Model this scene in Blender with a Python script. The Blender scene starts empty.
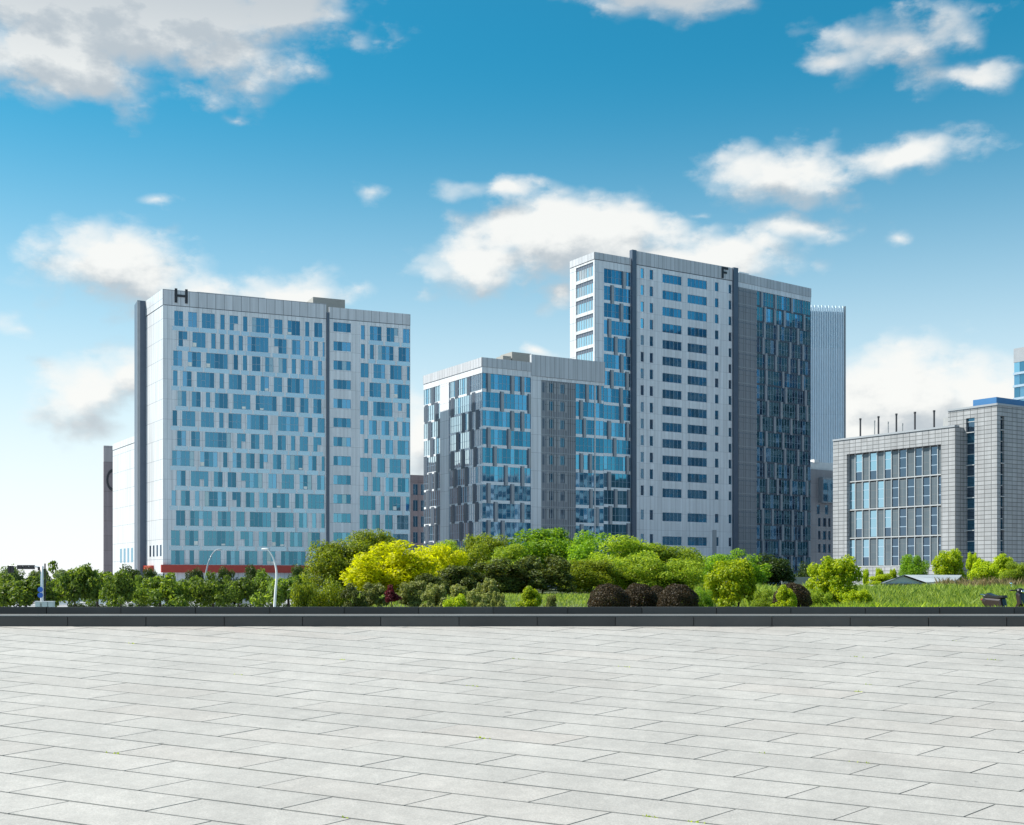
import bpy, math, random
import numpy as np
random.seed(7)
C = bpy.context.scene.collection
FP, CX, HY, CZ = 1240.0, 512.0, 580.0, 3.75     # focal length in px, principal point, eye height

# ------------------------------------------------------------------ materials
def new_mat(name):
    m = bpy.data.materials.new(name); m.use_nodes = True
    nt = m.node_tree; nt.nodes.clear()
    out = nt.nodes.new('ShaderNodeOutputMaterial')
    return m, nt, out
def N(nt, kind, **kw):
    n = nt.nodes.new(kind)
    for k, v in kw.items():
        if k.startswith('i_'):
            n.inputs[k[2:].replace('_', ' ')].default_value = v
        else: setattr(n, k, v)
    return n
def rgb(c): return (c[0], c[1], c[2], 1.0)
def plain(name, col, rough=0.6, metal=0.0, var=0.12, scale=0.8, emit=None, spec=0.5):
    m, nt, out = new_mat(name)
    b = N(nt, 'ShaderNodeBsdfPrincipled'); b.inputs['Roughness'].default_value = rough; b.inputs['Metallic'].default_value = metal
    b.inputs['Specular IOR Level'].default_value = spec
    tc = N(nt, 'ShaderNodeTexCoord'); no = N(nt, 'ShaderNodeTexNoise'); no.inputs['Scale'].default_value = scale; no.inputs['Detail'].default_value = 6
    nt.links.new(tc.outputs['Object'], no.inputs['Vector'])
    mx = N(nt, 'ShaderNodeMix', data_type='RGBA'); mx.inputs[6].default_value = rgb([c*(1-var) for c in col]); mx.inputs[7].default_value = rgb([min(1, c*(1+var)) for c in col])
    nt.links.new(no.outputs['Fac'], mx.inputs[0]); nt.links.new(mx.outputs[2], b.inputs['Base Color'])
    nt.links.new(b.outputs[0], out.inputs[0])
    return m
def panel(name, col, mw, mh, line=0.03, linecol=None, rough=0.45, var=0.05, metal=0.0, ribs=None, offset=0.0, spec=0.5, streak=0.16):
    """cladding panels with dark seams, laid out in metres along the facade (UV = metres)"""
    m, nt, out = new_mat(name)
    b = N(nt, 'ShaderNodeBsdfPrincipled'); b.inputs['Roughness'].default_value = rough; b.inputs['Metallic'].default_value = metal; b.inputs['Specular IOR Level'].default_value = spec
    uv = N(nt, 'ShaderNodeUVMap')
    br = N(nt, 'ShaderNodeTexBrick'); br.offset = offset; br.offset_frequency = 2; br.squash = 1.0
    br.inputs['Scale'].default_value = 1.0; br.inputs['Brick Width'].default_value = mw; br.inputs['Row Height'].default_value = mh
    br.inputs['Mortar Size'].default_value = line; br.inputs['Mortar Smooth'].default_value = 0.1
    br.inputs['Color1'].default_value = rgb([c*(1-var) for c in col]); br.inputs['Color2'].default_value = rgb([c*(1+var) for c in col])
    lc = linecol or [c*0.45 for c in col]
    br.inputs['Mortar'].default_value = rgb(lc)
    nt.links.new(uv.outputs[0], br.inputs['Vector'])
    # rain streaks / soiling: noise stretched vertically
    mp = N(nt, 'ShaderNodeMapping'); mp.inputs['Scale'].default_value = (1.3, 0.06, 1)
    no = N(nt, 'ShaderNodeTexNoise'); no.inputs['Scale'].default_value = 1.0; no.inputs['Detail'].default_value = 5
    nt.links.new(uv.outputs[0], mp.inputs[0]); nt.links.new(mp.outputs[0], no.inputs['Vector'])
    mr = N(nt, 'ShaderNodeMapRange'); mr.inputs['From Min'].default_value = 0.3; mr.inputs['From Max'].default_value = 0.75
    mr.inputs['To Min'].default_value = 1.0; mr.inputs['To Max'].default_value = 1.0-streak*1.6
    nt.links.new(no.outputs['Fac'], mr.inputs['Value'])
    mul = N(nt, 'ShaderNodeMix', data_type='RGBA', blend_type='MULTIPLY'); mul.inputs[0].default_value = 1.0
    nt.links.new(br.outputs['Color'], mul.inputs[6]); nt.links.new(mr.outputs[0], mul.inputs[7])
    nt.links.new(mul.outputs[2], b.inputs['Base Color'])
    nt.links.new(b.outputs[0], out.inputs[0])
    return m
def glass(name, tint, dark, fac=0.62, rough=0.03, wave=0.010, wscale=0.30):
    m, nt, out = new_mat(name)
    d = N(nt, 'ShaderNodeBsdfDiffuse'); d.inputs[0].default_value = rgb(dark)
    g = N(nt, 'ShaderNodeBsdfGlossy'); g.inputs['Color'].default_value = rgb(tint); g.inputs['Roughness'].default_value = rough
    ge = N(nt, 'ShaderNodeNewGeometry')
    no = N(nt, 'ShaderNodeTexNoise'); no.inputs['Scale'].default_value = wscale; no.inputs['Detail'].default_value = 2
    nt.links.new(ge.outputs['Position'], no.inputs['Vector'])
    # each pane sits at a slightly different angle, and bows a little
    wn = N(nt, 'ShaderNodeTexWhiteNoise', noise_dimensions='1D'); nt.links.new(ge.outputs['Random Per Island'], wn.inputs['W'])
    ad = N(nt, 'ShaderNodeVectorMath', operation='ADD'); nt.links.new(no.outputs['Color'], ad.inputs[0]); nt.links.new(wn.outputs['Color'], ad.inputs[1])
    sb = N(nt, 'ShaderNodeVectorMath', operation='SUBTRACT'); sb.inputs[1].default_value = (1.0, 1.0, 1.0); nt.links.new(ad.outputs[0], sb.inputs[0])
    sc = N(nt, 'ShaderNodeVectorMath', operation='SCALE'); sc.inputs['Scale'].default_value = wave; nt.links.new(sb.outputs[0], sc.inputs[0])
    an = N(nt, 'ShaderNodeVectorMath', operation='ADD'); nt.links.new(ge.outputs['Normal'], an.inputs[0]); nt.links.new(sc.outputs[0], an.inputs[1])
    nm = N(nt, 'ShaderNodeVectorMath', operation='NORMALIZE'); nt.links.new(an.outputs[0], nm.inputs[0])
    nt.links.new(nm.outputs[0], g.inputs['Normal'])
    mx = N(nt, 'ShaderNodeMixShader')
    mr = N(nt, 'ShaderNodeMapRange'); mr.inputs['To Min'].default_value = fac-0.06; mr.inputs['To Max'].default_value = fac+0.05
    nt.links.new(ge.outputs['Random Per Island'], mr.inputs['Value'])
    nt.links.new(mr.outputs[0], mx.inputs[0]); nt.links.new(d.outputs[0], mx.inputs[1]); nt.links.new(g.outputs[0], mx.inputs[2])
    nt.links.new(mx.outputs[0], out.inputs[0])
    return m
def leaf(name, c1, c2, trans=0.45, tcol=None):
    m, nt, out = new_mat(name)
    ge = N(nt, 'ShaderNodeNewGeometry'); oi = N(nt, 'ShaderNodeObjectInfo')
    mx = N(nt, 'ShaderNodeMix', data_type='RGBA'); mx.inputs[6].default_value = rgb(c1); mx.inputs[7].default_value = rgb(c2)
    nt.links.new(ge.outputs['Random Per Island'], mx.inputs[0])
    hs = N(nt, 'ShaderNodeHueSaturation'); mr = N(nt, 'ShaderNodeMapRange'); mr.inputs['To Min'].default_value = 0.80; mr.inputs['To Max'].default_value = 1.2
    nt.links.new(oi.outputs['Random'], mr.inputs['Value']); nt.links.new(mr.outputs[0], hs.inputs['Value']); nt.links.new(mx.outputs[2], hs.inputs['Color'])
    d = N(nt, 'ShaderNodeBsdfPrincipled'); d.inputs['Roughness'].default_value = 0.5; d.inputs['Specular IOR Level'].default_value = 0.3
    t = N(nt, 'ShaderNodeBsdfTranslucent')
    nt.links.new(hs.outputs[0], d.inputs['Base Color'])
    tm = N(nt, 'ShaderNodeMix', data_type='RGBA', blend_type='MULTIPLY'); tm.inputs[0].default_value = 1.0; tm.inputs[7].default_value = rgb(tcol or (1.35, 1.25, 0.55))
    nt.links.new(hs.outputs[0], tm.inputs[6]); nt.links.new(tm.outputs[2], t.inputs[0])
    ms = N(nt, 'ShaderNodeMixShader'); ms.inputs[0].default_value = trans
    nt.links.new(d.outputs[0], ms.inputs[1]); nt.links.new(t.outputs[0], ms.inputs[2]); nt.links.new(ms.outputs[0], out.inputs[0])
    return m

M = {}
M['h_panel'] = panel('pale_aluminium_panel', (0.74, 0.765, 0.81), 0.84, 3.884, 0.022, (0.30, 0.32, 0.36))
M['h_parapet'] = panel('parapet_panel', (0.60, 0.62, 0.665), 1.68, 20.0, 0.05, (0.22, 0.23, 0.26))
M['h_spandrel'] = glass('pale_blue_spandrel_glass', (0.72, 0.84, 0.95), (0.36, 0.44, 0.54), 0.42, 0.25, 0.02)
M['h_side'] = panel('white_glazed_panel', (0.60, 0.62, 0.65), 1.4, 3.884, 0.045, (0.25, 0.27, 0.31), rough=0.3)
M['m_panel'] = panel('silver_panel', (0.67, 0.695, 0.74), 1.25, 3.9, 0.03, (0.3, 0.32, 0.36))
M['f_panel'] = panel('pale_grey_panel', (0.70, 0.73, 0.78), 1.05, 3.8, 0.025, (0.33, 0.35, 0.4))
M['parapet'] = panel('silver_parapet', (0.50, 0.52, 0.56), 1.2, 20.0, 0.06, (0.27, 0.28, 0.31))
M['louver'] = panel('grey_louvre_ribs', (0.24, 0.26, 0.30), 0.62, 3.8, 0.07, (0.09, 0.095, 0.11), rough=0.55)
M['louver_lite'] = panel('grey_louvre_surround', (0.36, 0.38, 0.41), 0.62, 3.8, 0.05, (0.14, 0.15, 0.17), rough=0.55)
M['fin_dark'] = plain('dark_slate_metal', (0.085, 0.11, 0.155), 0.4, 0.2)
M['fin_blue'] = plain('slate_blue_metal', (0.07, 0.09, 0.12), 0.4, 0.1)
M['fin_grey'] = plain('mid_grey_metal', (0.30, 0.32, 0.35), 0.4, 0.1)
M['trim'] = plain('window_trim', (0.52, 0.58, 0.66), 0.4)
M['mullion'] = plain('mullion', (0.30, 0.40, 0.50), 0.4)
M['mullion_w'] = plain('pale_mullion', (0.36, 0.38, 0.40), 0.4)
M['white_band'] = plain('pale_spandrel_panel', (0.66, 0.70, 0.75), 0.35)
M['g1'] = glass('blue_glass', (0.19, 0.40, 0.56), (0.018, 0.065, 0.105))
M['g2'] = glass('deep_blue_glass', (0.13, 0.30, 0.44), (0.014, 0.05, 0.08), 0.55)
M['g3'] = glass('light_blue_glass', (0.34, 0.55, 0.76), (0.04, 0.13, 0.18), 0.62)
M['gl'] = glass('clear_sky_glass', (0.95, 0.98, 1.0), (0.05, 0.08, 0.1), 0.82)
M['gr'] = glass('cyan_sky_glass', (0.50, 0.75, 0.9), (0.05, 0.13, 0.18), 0.7)
M['gt'] = glass('teal_glass', (0.22, 0.38, 0.44), (0.022, 0.065, 0.08), 0.5)
M['gd'] = glass('dark_glass', (0.22, 0.32, 0.44), (0.012, 0.022, 0.035), 0.5)
M['rib_blue'] = plain('pale_blue_rib', (0.62, 0.73, 0.83), 0.35)
M['gb'] = glass('glass_over_drawn_blind', (0.5, 0.65, 0.75), (0.33, 0.37, 0.40), 0.35)
M['glint'] = plain('white_glint', (0.80, 0.80, 0.76), 0.7)  # bright reflections, painted as white patches low in some panes
M['red'] = plain('red_fascia', (0.42, 0.045, 0.03), 0.5)
M['letter'] = plain('black_letter', (0.02, 0.022, 0.03), 0.5)
M['core'] = plain('building_core', (0.33, 0.35, 0.38), 0.7)
M['roof'] = plain('roof_membrane', (0.30, 0.30, 0.30), 0.8)
M['brown'] = panel('mauve_brown_panel', (0.235, 0.20, 0.22), 2.0, 3.8, 0.04, (0.13, 0.1, 0.11))
M['brownlite'] = panel('grey_mauve_panel', (0.36, 0.34, 0.36), 2.0, 3.8, 0.04, (0.2, 0.18, 0.2))
M['stripe'] = panel('pale_stripe_cladding', (0.76, 0.87, 0.95), 1.9, 60.0, 0.24, (0.46, 0.56, 0.66), rough=0.3)
M['tile'] = panel('grey_granite_tile', (0.32, 0.33, 0.35), 1.05, 0.56, 0.045, (0.10, 0.105, 0.11), rough=0.5, var=0.10, offset=0.0)
M['spandrel_r'] = panel('grey_spandrel', (0.085, 0.115, 0.14), 0.9, 1.1, 0.02, (0.15, 0.16, 0.17))
M['blue_paint'] = plain('blue_painted_steel', (0.03, 0.14, 0.33), 0.5)
M['dark_pipe'] = plain('dark_pipe', (0.04, 0.042, 0.05), 0.6)
M['light_pipe'] = plain('galvanised_pipe', (0.34, 0.35, 0.36), 0.5)
M['granite_dark'] = plain('dark_granite', (0.054, 0.051, 0.049), 0.55, var=0.40, scale=1.7)
M['tread'] = plain('sunlit_tread_granite', (0.13, 0.13, 0.128), 0.6, var=.2, scale=2)  # granite lightened to stand for sun on the tread
M['concrete'] = plain('concrete', (0.30, 0.30, 0.29), 0.85)
M['ground'] = plain('pale_street_paving', (0.30, 0.31, 0.33), 0.9, var=.15, scale=.05)
M['asphalt'] = plain('asphalt', (0.05, 0.05, 0.052), 0.9)
M['soil'] = plain('soil', (0.07, 0.085, 0.03), 0.95, var=0.4, scale=0.5)
M['bark'] = plain('bark', (0.075, 0.06, 0.045), 0.9, var=0.3, scale=8)
M['bark_lite'] = plain('pale_bark', (0.17, 0.15, 0.11), 0.9, var=0.3, scale=8)
M['white_paint'] = plain('white_paint', (0.78, 0.79, 0.80), 0.4)
M['grey_paint'] = plain('grey_galvanised', (0.30, 0.34, 0.39), 0.45)
M['cabinet'] = plain('pale_green_grey_cabinet', (0.46, 0.54, 0.53), 0.5)
M['black'] = plain('black_plastic', (0.018, 0.017, 0.02), 0.35)
M['plastic'] = plain('dark_maroon_scooter_paint', (0.030, 0.018, 0.022), 0.25)
M['rubber'] = plain('rubber', (0.02, 0.02, 0.02), 0.85)
M['chrome'] = plain('chrome', (0.7, 0.7, 0.7), 0.15, 1.0, var=0.02)
M['sign_blue'] = plain('blue_sign', (0.02, 0.12, 0.48), 0.4)
M['tin'] = panel('white_metal_roof', (0.72, 0.75, 0.78), 0.5, 50, 0.03, (0.45, 0.47, 0.5), rough=0.4)
M['car_white'] = plain('white_car_paint', (0.75, 0.76, 0.77), 0.2, var=0.02)
M['car_grey'] = plain('silver_car_paint', (0.42, 0.44, 0.47), 0.25, 0.4, var=0.02)
M['kiosk_glass'] = glass('pale_kiosk_glass', (0.7, 0.85, 0.85), (0.25, 0.36, 0.36), 0.4)
# foliage
M['lf_street'] = leaf('street_tree_leaf', (0.04, 0.09, 0.018), (0.25, 0.36, 0.05), 0.5)
M['lf_dark'] = leaf('dark_leaf', (0.022, 0.05, 0.012), (0.08, 0.135, 0.022), 0.35)
M['lf_green'] = leaf('green_leaf', (0.07, 0.19, 0.014), (0.30, 0.47, 0.03), 0.5)
M['lf_light'] = leaf('light_green_leaf', (0.12, 0.23, 0.020), (0.45, 0.56, 0.05), 0.5)
M['lf_dome'] = leaf('dome_tree_leaf', (0.06, 0.12, 0.010), (0.36, 0.42, 0.02), 0.42)
M['lf_gold'] = leaf('golden_leaf', (0.48, 0.52, 0.008), (0.95, 0.92, 0.012), 0.6, (1.05, 1.08, 0.4))
M['lf_lime'] = leaf('lime_leaf', (0.17, 0.30, 0.010), (0.56, 0.64, 0.02), 0.5)
M['lf_bronze'] = leaf('bronze_leaf', (0.026, 0.045, 0.012), (0.15, 0.19, 0.03), 0.3, (1.3, 1.1, 0.5))
M['lf_ball'] = leaf('clipped_purple_brown_leaf', (0.010, 0.009, 0.006), (0.095, 0.066, 0.028), 0.3, (1.4, 1.0, 0.5))
M['lf_pale'] = leaf('pale_sage_leaf', (0.10, 0.14, 0.03), (0.40, 0.42, 0.14), 0.4, (1.2, 1.15, 0.6))
M['lf_maroon'] = leaf('maroon_leaf', (0.06, 0.012, 0.02), (0.16, 0.02, 0.035), 0.4, (1.3, 0.8, 0.8))
M['lf_grass'] = leaf('grass_blade', (0.11, 0.20, 0.035), (0.36, 0.45, 0.10), 0.5)
M['lf_straw'] = leaf('dry_grass_blade', (0.14, 0.14, 0.05), (0.36, 0.27, 0.14), 0.4, (1.1, 1.0, 0.8))
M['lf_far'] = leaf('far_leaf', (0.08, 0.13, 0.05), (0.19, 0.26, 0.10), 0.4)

# ------------------------------------------------------------------ mesh builder
class MB:
    def __init__(s): s.v = []; s.f = []; s.m = []; s.uv = []
    def quad(s, ps, uvs=None, mat=0):
        b = len(s.v); s.v += [tuple(p) for p in ps]; s.f.append(tuple(range(b, b+len(ps)))); s.m.append(mat)
        s.uv += list(uvs) if uvs else [(0, 0)]*len(ps)
    def box(s, F, s0, s1, z0, z1, d0, d1, mat=0, front=None):
        """box on facade frame F: s along, z up, d outwards; front = other material for the outward face"""
        if s1 < s0: s0, s1 = s1, s0
        P = lambda a, d, z: (*F.pt(a, d), z)
        b = len(s.v)
        for d in (d0, d1):
            s.v += [P(s0, d, z0), P(s1, d, z0), P(s1, d, z1), P(s0, d, z1)]
        fl = F.flip
        def add(idx, uv, m):
            idx = [b+i for i in idx]
            if fl: idx = idx[::-1]; uv = uv[::-1]
            s.f.append(tuple(idx)); s.uv += uv; s.m.append(m)
        A = [(s0, z0), (s1, z0), (s1, z1), (s0, z1)]
        add([4, 5, 6, 7], A, mat if front is None else front)
        add([1, 0, 3, 2], [A[1], A[0], A[3], A[2]], mat)
        add([0, 4, 7, 3], [(d0, z0), (d1, z0), (d1, z1), (d0, z1)], mat)
        add([5, 1, 2, 6], [(d1, z0), (d0, z0), (d0, z1), (d1, z1)], mat)
        add([7, 6, 2, 3], [(s0, d1), (s1, d1), (s1, d0), (s0, d0)], mat)
        add([0, 1, 5, 4], [(s0, d0), (s1, d0), (s1, d1), (s0, d1)], mat)
    def pane(s, F, s0, s1, z0, z1, d, mat=0):
        P = [(*F.pt(a, d), z) for a, z in ((s0, z0), (s1, z0), (s1, z1), (s0, z1))]
        if F.flip: P = P[::-1]
        s.quad(P, [(s0, z0), (s1, z0), (s1, z1), (s0, z1)], mat)
    def prism(s, pts, z0, z1, mat=0, top=None):
        n = len(pts); area = sum(pts[i][0]*pts[(i+1) % n][1]-pts[(i+1) % n][0]*pts[i][1] for i in range(n))
        if area < 0: pts = pts[::-1]
        run = 0
        for i in range(n):
            a, c = pts[i], pts[(i+1) % n]; L = math.hypot(c[0]-a[0], c[1]-a[1])
            s.quad([(*a, z0), (*c, z0), (*c, z1), (*a, z1)], [(run, z0), (run+L, z0), (run+L, z1), (run, z1)], mat); run += L
        s.quad([(*p, z1) for p in pts], [tuple(p) for p in pts], mat if top is None else top)
        s.quad([(*p, z0) for p in pts[::-1]], [tuple(p) for p in pts[::-1]], mat)
    def tube(s, pts, radii, n=8, mat=0):
        rings = []
        P = [np.array(p, float) for p in pts]
        for i, p in enumerate(P):
            t = P[min(i+1, len(P)-1)]-P[max(i-1, 0)]; t /= np.linalg.norm(t)+1e-9
            a = np.cross(t, (0, 0, 1.0) if abs(t[2]) < 0.9 else (1.0, 0, 0)); a /= np.linalg.norm(a); c = np.cross(t, a)
            b = len(s.v)
            for k in range(n):
                q = p+radii[i]*(math.cos(2*math.pi*k/n)*a+math.sin(2*math.pi*k/n)*c); s.v.append(tuple(q))
            rings.append(b)
        for i in range(len(rings)-1):
            for k in range(n):
                k2 = (k+1) % n
                s.f.append((rings[i]+k, rings[i+1]+k, rings[i+1]+k2, rings[i]+k2)[::-1]); s.m.append(mat); s.uv += [(0, 0)]*4
        for r, fl in ((rings[0], False), (rings[-1], True)):
            idx = tuple(r+k for k in range(n)); s.f.append(idx[::-1] if not fl else idx); s.m.append(mat); s.uv += [(0, 0)]*n
    def ellipsoid(s, c, r, nu=16, nv=10, mat=0):
        b = len(s.v)
        for j in range(nv+1):
            th = math.pi*j/nv
            for i in range(nu):
                ph = 2*math.pi*i/nu
                s.v.append((c[0]+r[0]*math.sin(th)*math.cos(ph), c[1]+r[1]*math.sin(th)*math.sin(ph), c[2]+r[2]*math.cos(th)))
        for j in range(nv):
            for i in range(nu):
                i2 = (i+1) % nu
                s.f.append((b+j*nu+i, b+(j+1)*nu+i, b+(j+1)*nu+i2, b+j*nu+i2)); s.m.append(mat); s.uv += [(0, 0)]*4
    def build(s, name, mats, parent=None, smooth=False, loc=None):
        """coordinates are world; the object keeps its parent's base as origin"""
        o = parent
        off = np.zeros(3)
        if loc is not None: off = np.array(loc, float)
        elif parent is not None:
            p = parent
            while p is not None: off += np.array(p.location); p = p.parent
        me = bpy.data.meshes.new(name)
        me.from_pydata([tuple(np.array(v)-off) for v in s.v] if len(s.v) < 3000 else (np.array(s.v)-off).tolist(), [], s.f)
        if not isinstance(mats, (list, tuple)): mats = [mats]
        for m in mats: me.materials.append(m)
        me.polygons.foreach_set('material_index', s.m)
        ul = me.uv_layers.new(name='UVMap'); ul.data.foreach_set('uv', [c for uv in s.uv for c in uv])
        if smooth: me.polygons.foreach_set('use_smooth', [True]*len(me.polygons))
        me.update()
        ob = bpy.data.objects.new(name, me); C.objects.link(ob)
        if parent is not None: ob.parent = parent
        elif loc is not None: ob.location = loc
        return ob
def tag(o, label=None, cat=None, group=None, kind=None):
    if label: o['label'] = label
    if cat: o['category'] = cat
    if group: o['group'] = group
    if kind: o['kind'] = kind
    return o
def thing(name, label, cat, loc, group=None):
    o = bpy.data.objects.new(name, None); o.location = loc; o.empty_display_size = 0.3; C.objects.link(o)
    return tag(o, label, cat, group)

class Fac:
    """a vertical facade frame: P start, t direction along, n outward"""
    def __init__(s, P, t, left=False):
        s.P = np.array(P, float); s.t = np.array(t, float); s.flip = left
        s.n = np.array((-t[1], t[0])) if left else np.array((t[1], -t[0]))
    def pt(s, a, d=0): return tuple(s.P+a*s.t+d*s.n)
    def s(s, px, d=0):
        Q = s.P+d*s.n; k = (px-CX)/FP
        return (k*Q[1]-Q[0])/(s.t[0]-k*s.t[1])
    def z(s, py, px): return CZ+(HY-py)/FP*s.pt(s.s(px))[1]
def vdir(vpx):
    u = vpx-CX; n = math.hypot(u, FP); return (u/n, FP/n)
def at(px, Y): return ((px-CX)/FP*Y, Y)
def zat(py, Y): return CZ+(HY-py)/FP*Y

# ------------------------------------------------------------------ window helpers
GL = [M['g1'], M['g2'], M['g3'], M['glint'], M['gb']]
def window(name, fac, root, s0, s1, z0, z1, flag=None, mod=0.84, d=-0.20, frame=M['mullion'], mats=None, glint=0.0, rnd=random, trans=0.5):
    """one window: mullions and transoms (frame mesh) and its panes (child mesh)"""
    mats = mats or GL
    fr, gl = MB(), MB()
    n = max(1, round((s1-s0)/mod)); w = (s1-s0)/n; zm = z0+(z1-z0)*0.46
    tone = rnd.random()
    for i in range(n):
        a, b = s0+i*w, s0+(i+1)*w; lo = z0
        if flag == 'R' and i >= n-max(1, n//2): lo = zm
        if flag == 'L' and i < max(1, n//3): lo = zm
        if flag == 'M' and n > 2 and i == n//2: lo = zm
        k = 0 if rnd.random() < 0.55 else (1 if rnd.random() < 0.7 else 2)
        if len(mats) == 5 and rnd.random() < .05: k = 4
        gl.pane(fac, a+.03, b-.03, lo+.03, z1-.03, d, k)
        if glint and rnd.random() < glint:
            h = rnd.choice((0.35, 0.5, 0.8)); gl.pane(fac, a+.06, b-.06, z0+.1, z0+.1+h, d+.012, 3)  # painted glint at the foot of the pane
        fr.box(fac, a-.03, a+.03, lo, z1, d-.05, d+.06)
        if rnd.random() < trans and z1-lo > 2: fr.box(fac, a+.03, b-.03, zm-.03, zm+.03, d-.05, d+.05)
    fr.box(fac, s1-.03, s1+.03, z0 if flag != 'R' else zm, z1, d-.05, d+.06)
    fr.box(fac, s0, s1, z1-.05, z1+.0, d-.05, d+.07)
    o = fr.build(name, frame, root)
    g = gl.build('glass_pane', mats, o)
    return o
def window_stuff(fac_specs, root, name='window'):
    fr, gl = MB(), MB()
    for fac, s0, s1, z0, z1, flag in fac_specs:
        n = max(1, round((s1-s0)/.84)); w = (s1-s0)/n
        for i in range(n):
            gl.pane(fac, s0+i*w+.03, s0+(i+1)*w-.03, z0, z1, -.2, random.choice((0, 0, 1, 2)))
            fr.box(fac, s0+i*w-.03, s0+i*w+.03, z0, z1, -.25, -.14)
    o = fr.build(name, M['mullion'], root); tag(o, kind='stuff')
    g = gl.build('glass_pane', GL, o)
def clad(mb, fac, rows, sL, sR, zlo, zhi, d0=-0.30, d1=0.0, mat=0):
    """solid cladding with real openings: rows = [(z0, z1, [(s0, s1, flag)...])] from the top down"""
    top = zhi
    for z0, z1, wins in rows:
        if top > z1+1e-3: mb.box(fac, sL, sR, z1, top, d0, d1, mat)
        cur = sL
        for s0, s1, flag in sorted(wins, key=lambda w: w[0]):
            if s0 > cur+1e-3: mb.box(fac, cur, s0, z0, z1, d0, d1, mat)
            n = max(1, round((s1-s0)/.84)); w = (s1-s0)/n; zm = z0+(z1-z0)*.46
            for i in range(n):
                if (flag == 'R' and i >= n-max(1, n//2)) or (flag == 'L' and i < max(1, n//3)) or (flag == 'M' and n > 2 and i == n//2):
                    mb.box(fac, s0+i*w, s0+(i+1)*w, z0, zm, d0, d1-.004, mat)
            cur = max(cur, s1)
        if cur < sR-1e-3: mb.box(fac, cur, sR, z0, z1, d0, d1, mat)
        top = z0
    if top > zlo+1e-3: mb.box(fac, sL, sR, zlo, top, d0, d1, mat)

VPB = -245
TB = vdir(VPB)                     # left-hand walls all run to this vanishing point

def letter_H(fac, s, z, w, h, root, name='roof_letter'):
    mb = MB(); b = w*.2
    mb.box(fac, s, s+b, z, z+h, .02, .16); mb.box(fac, s+w-b, s+w, z, z+h, .02, .16); mb.box(fac, s+b, s+w-b, z+h*.42, z+h*.58, .02, .16)
    return mb.build(name, M['letter'], root)

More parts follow.
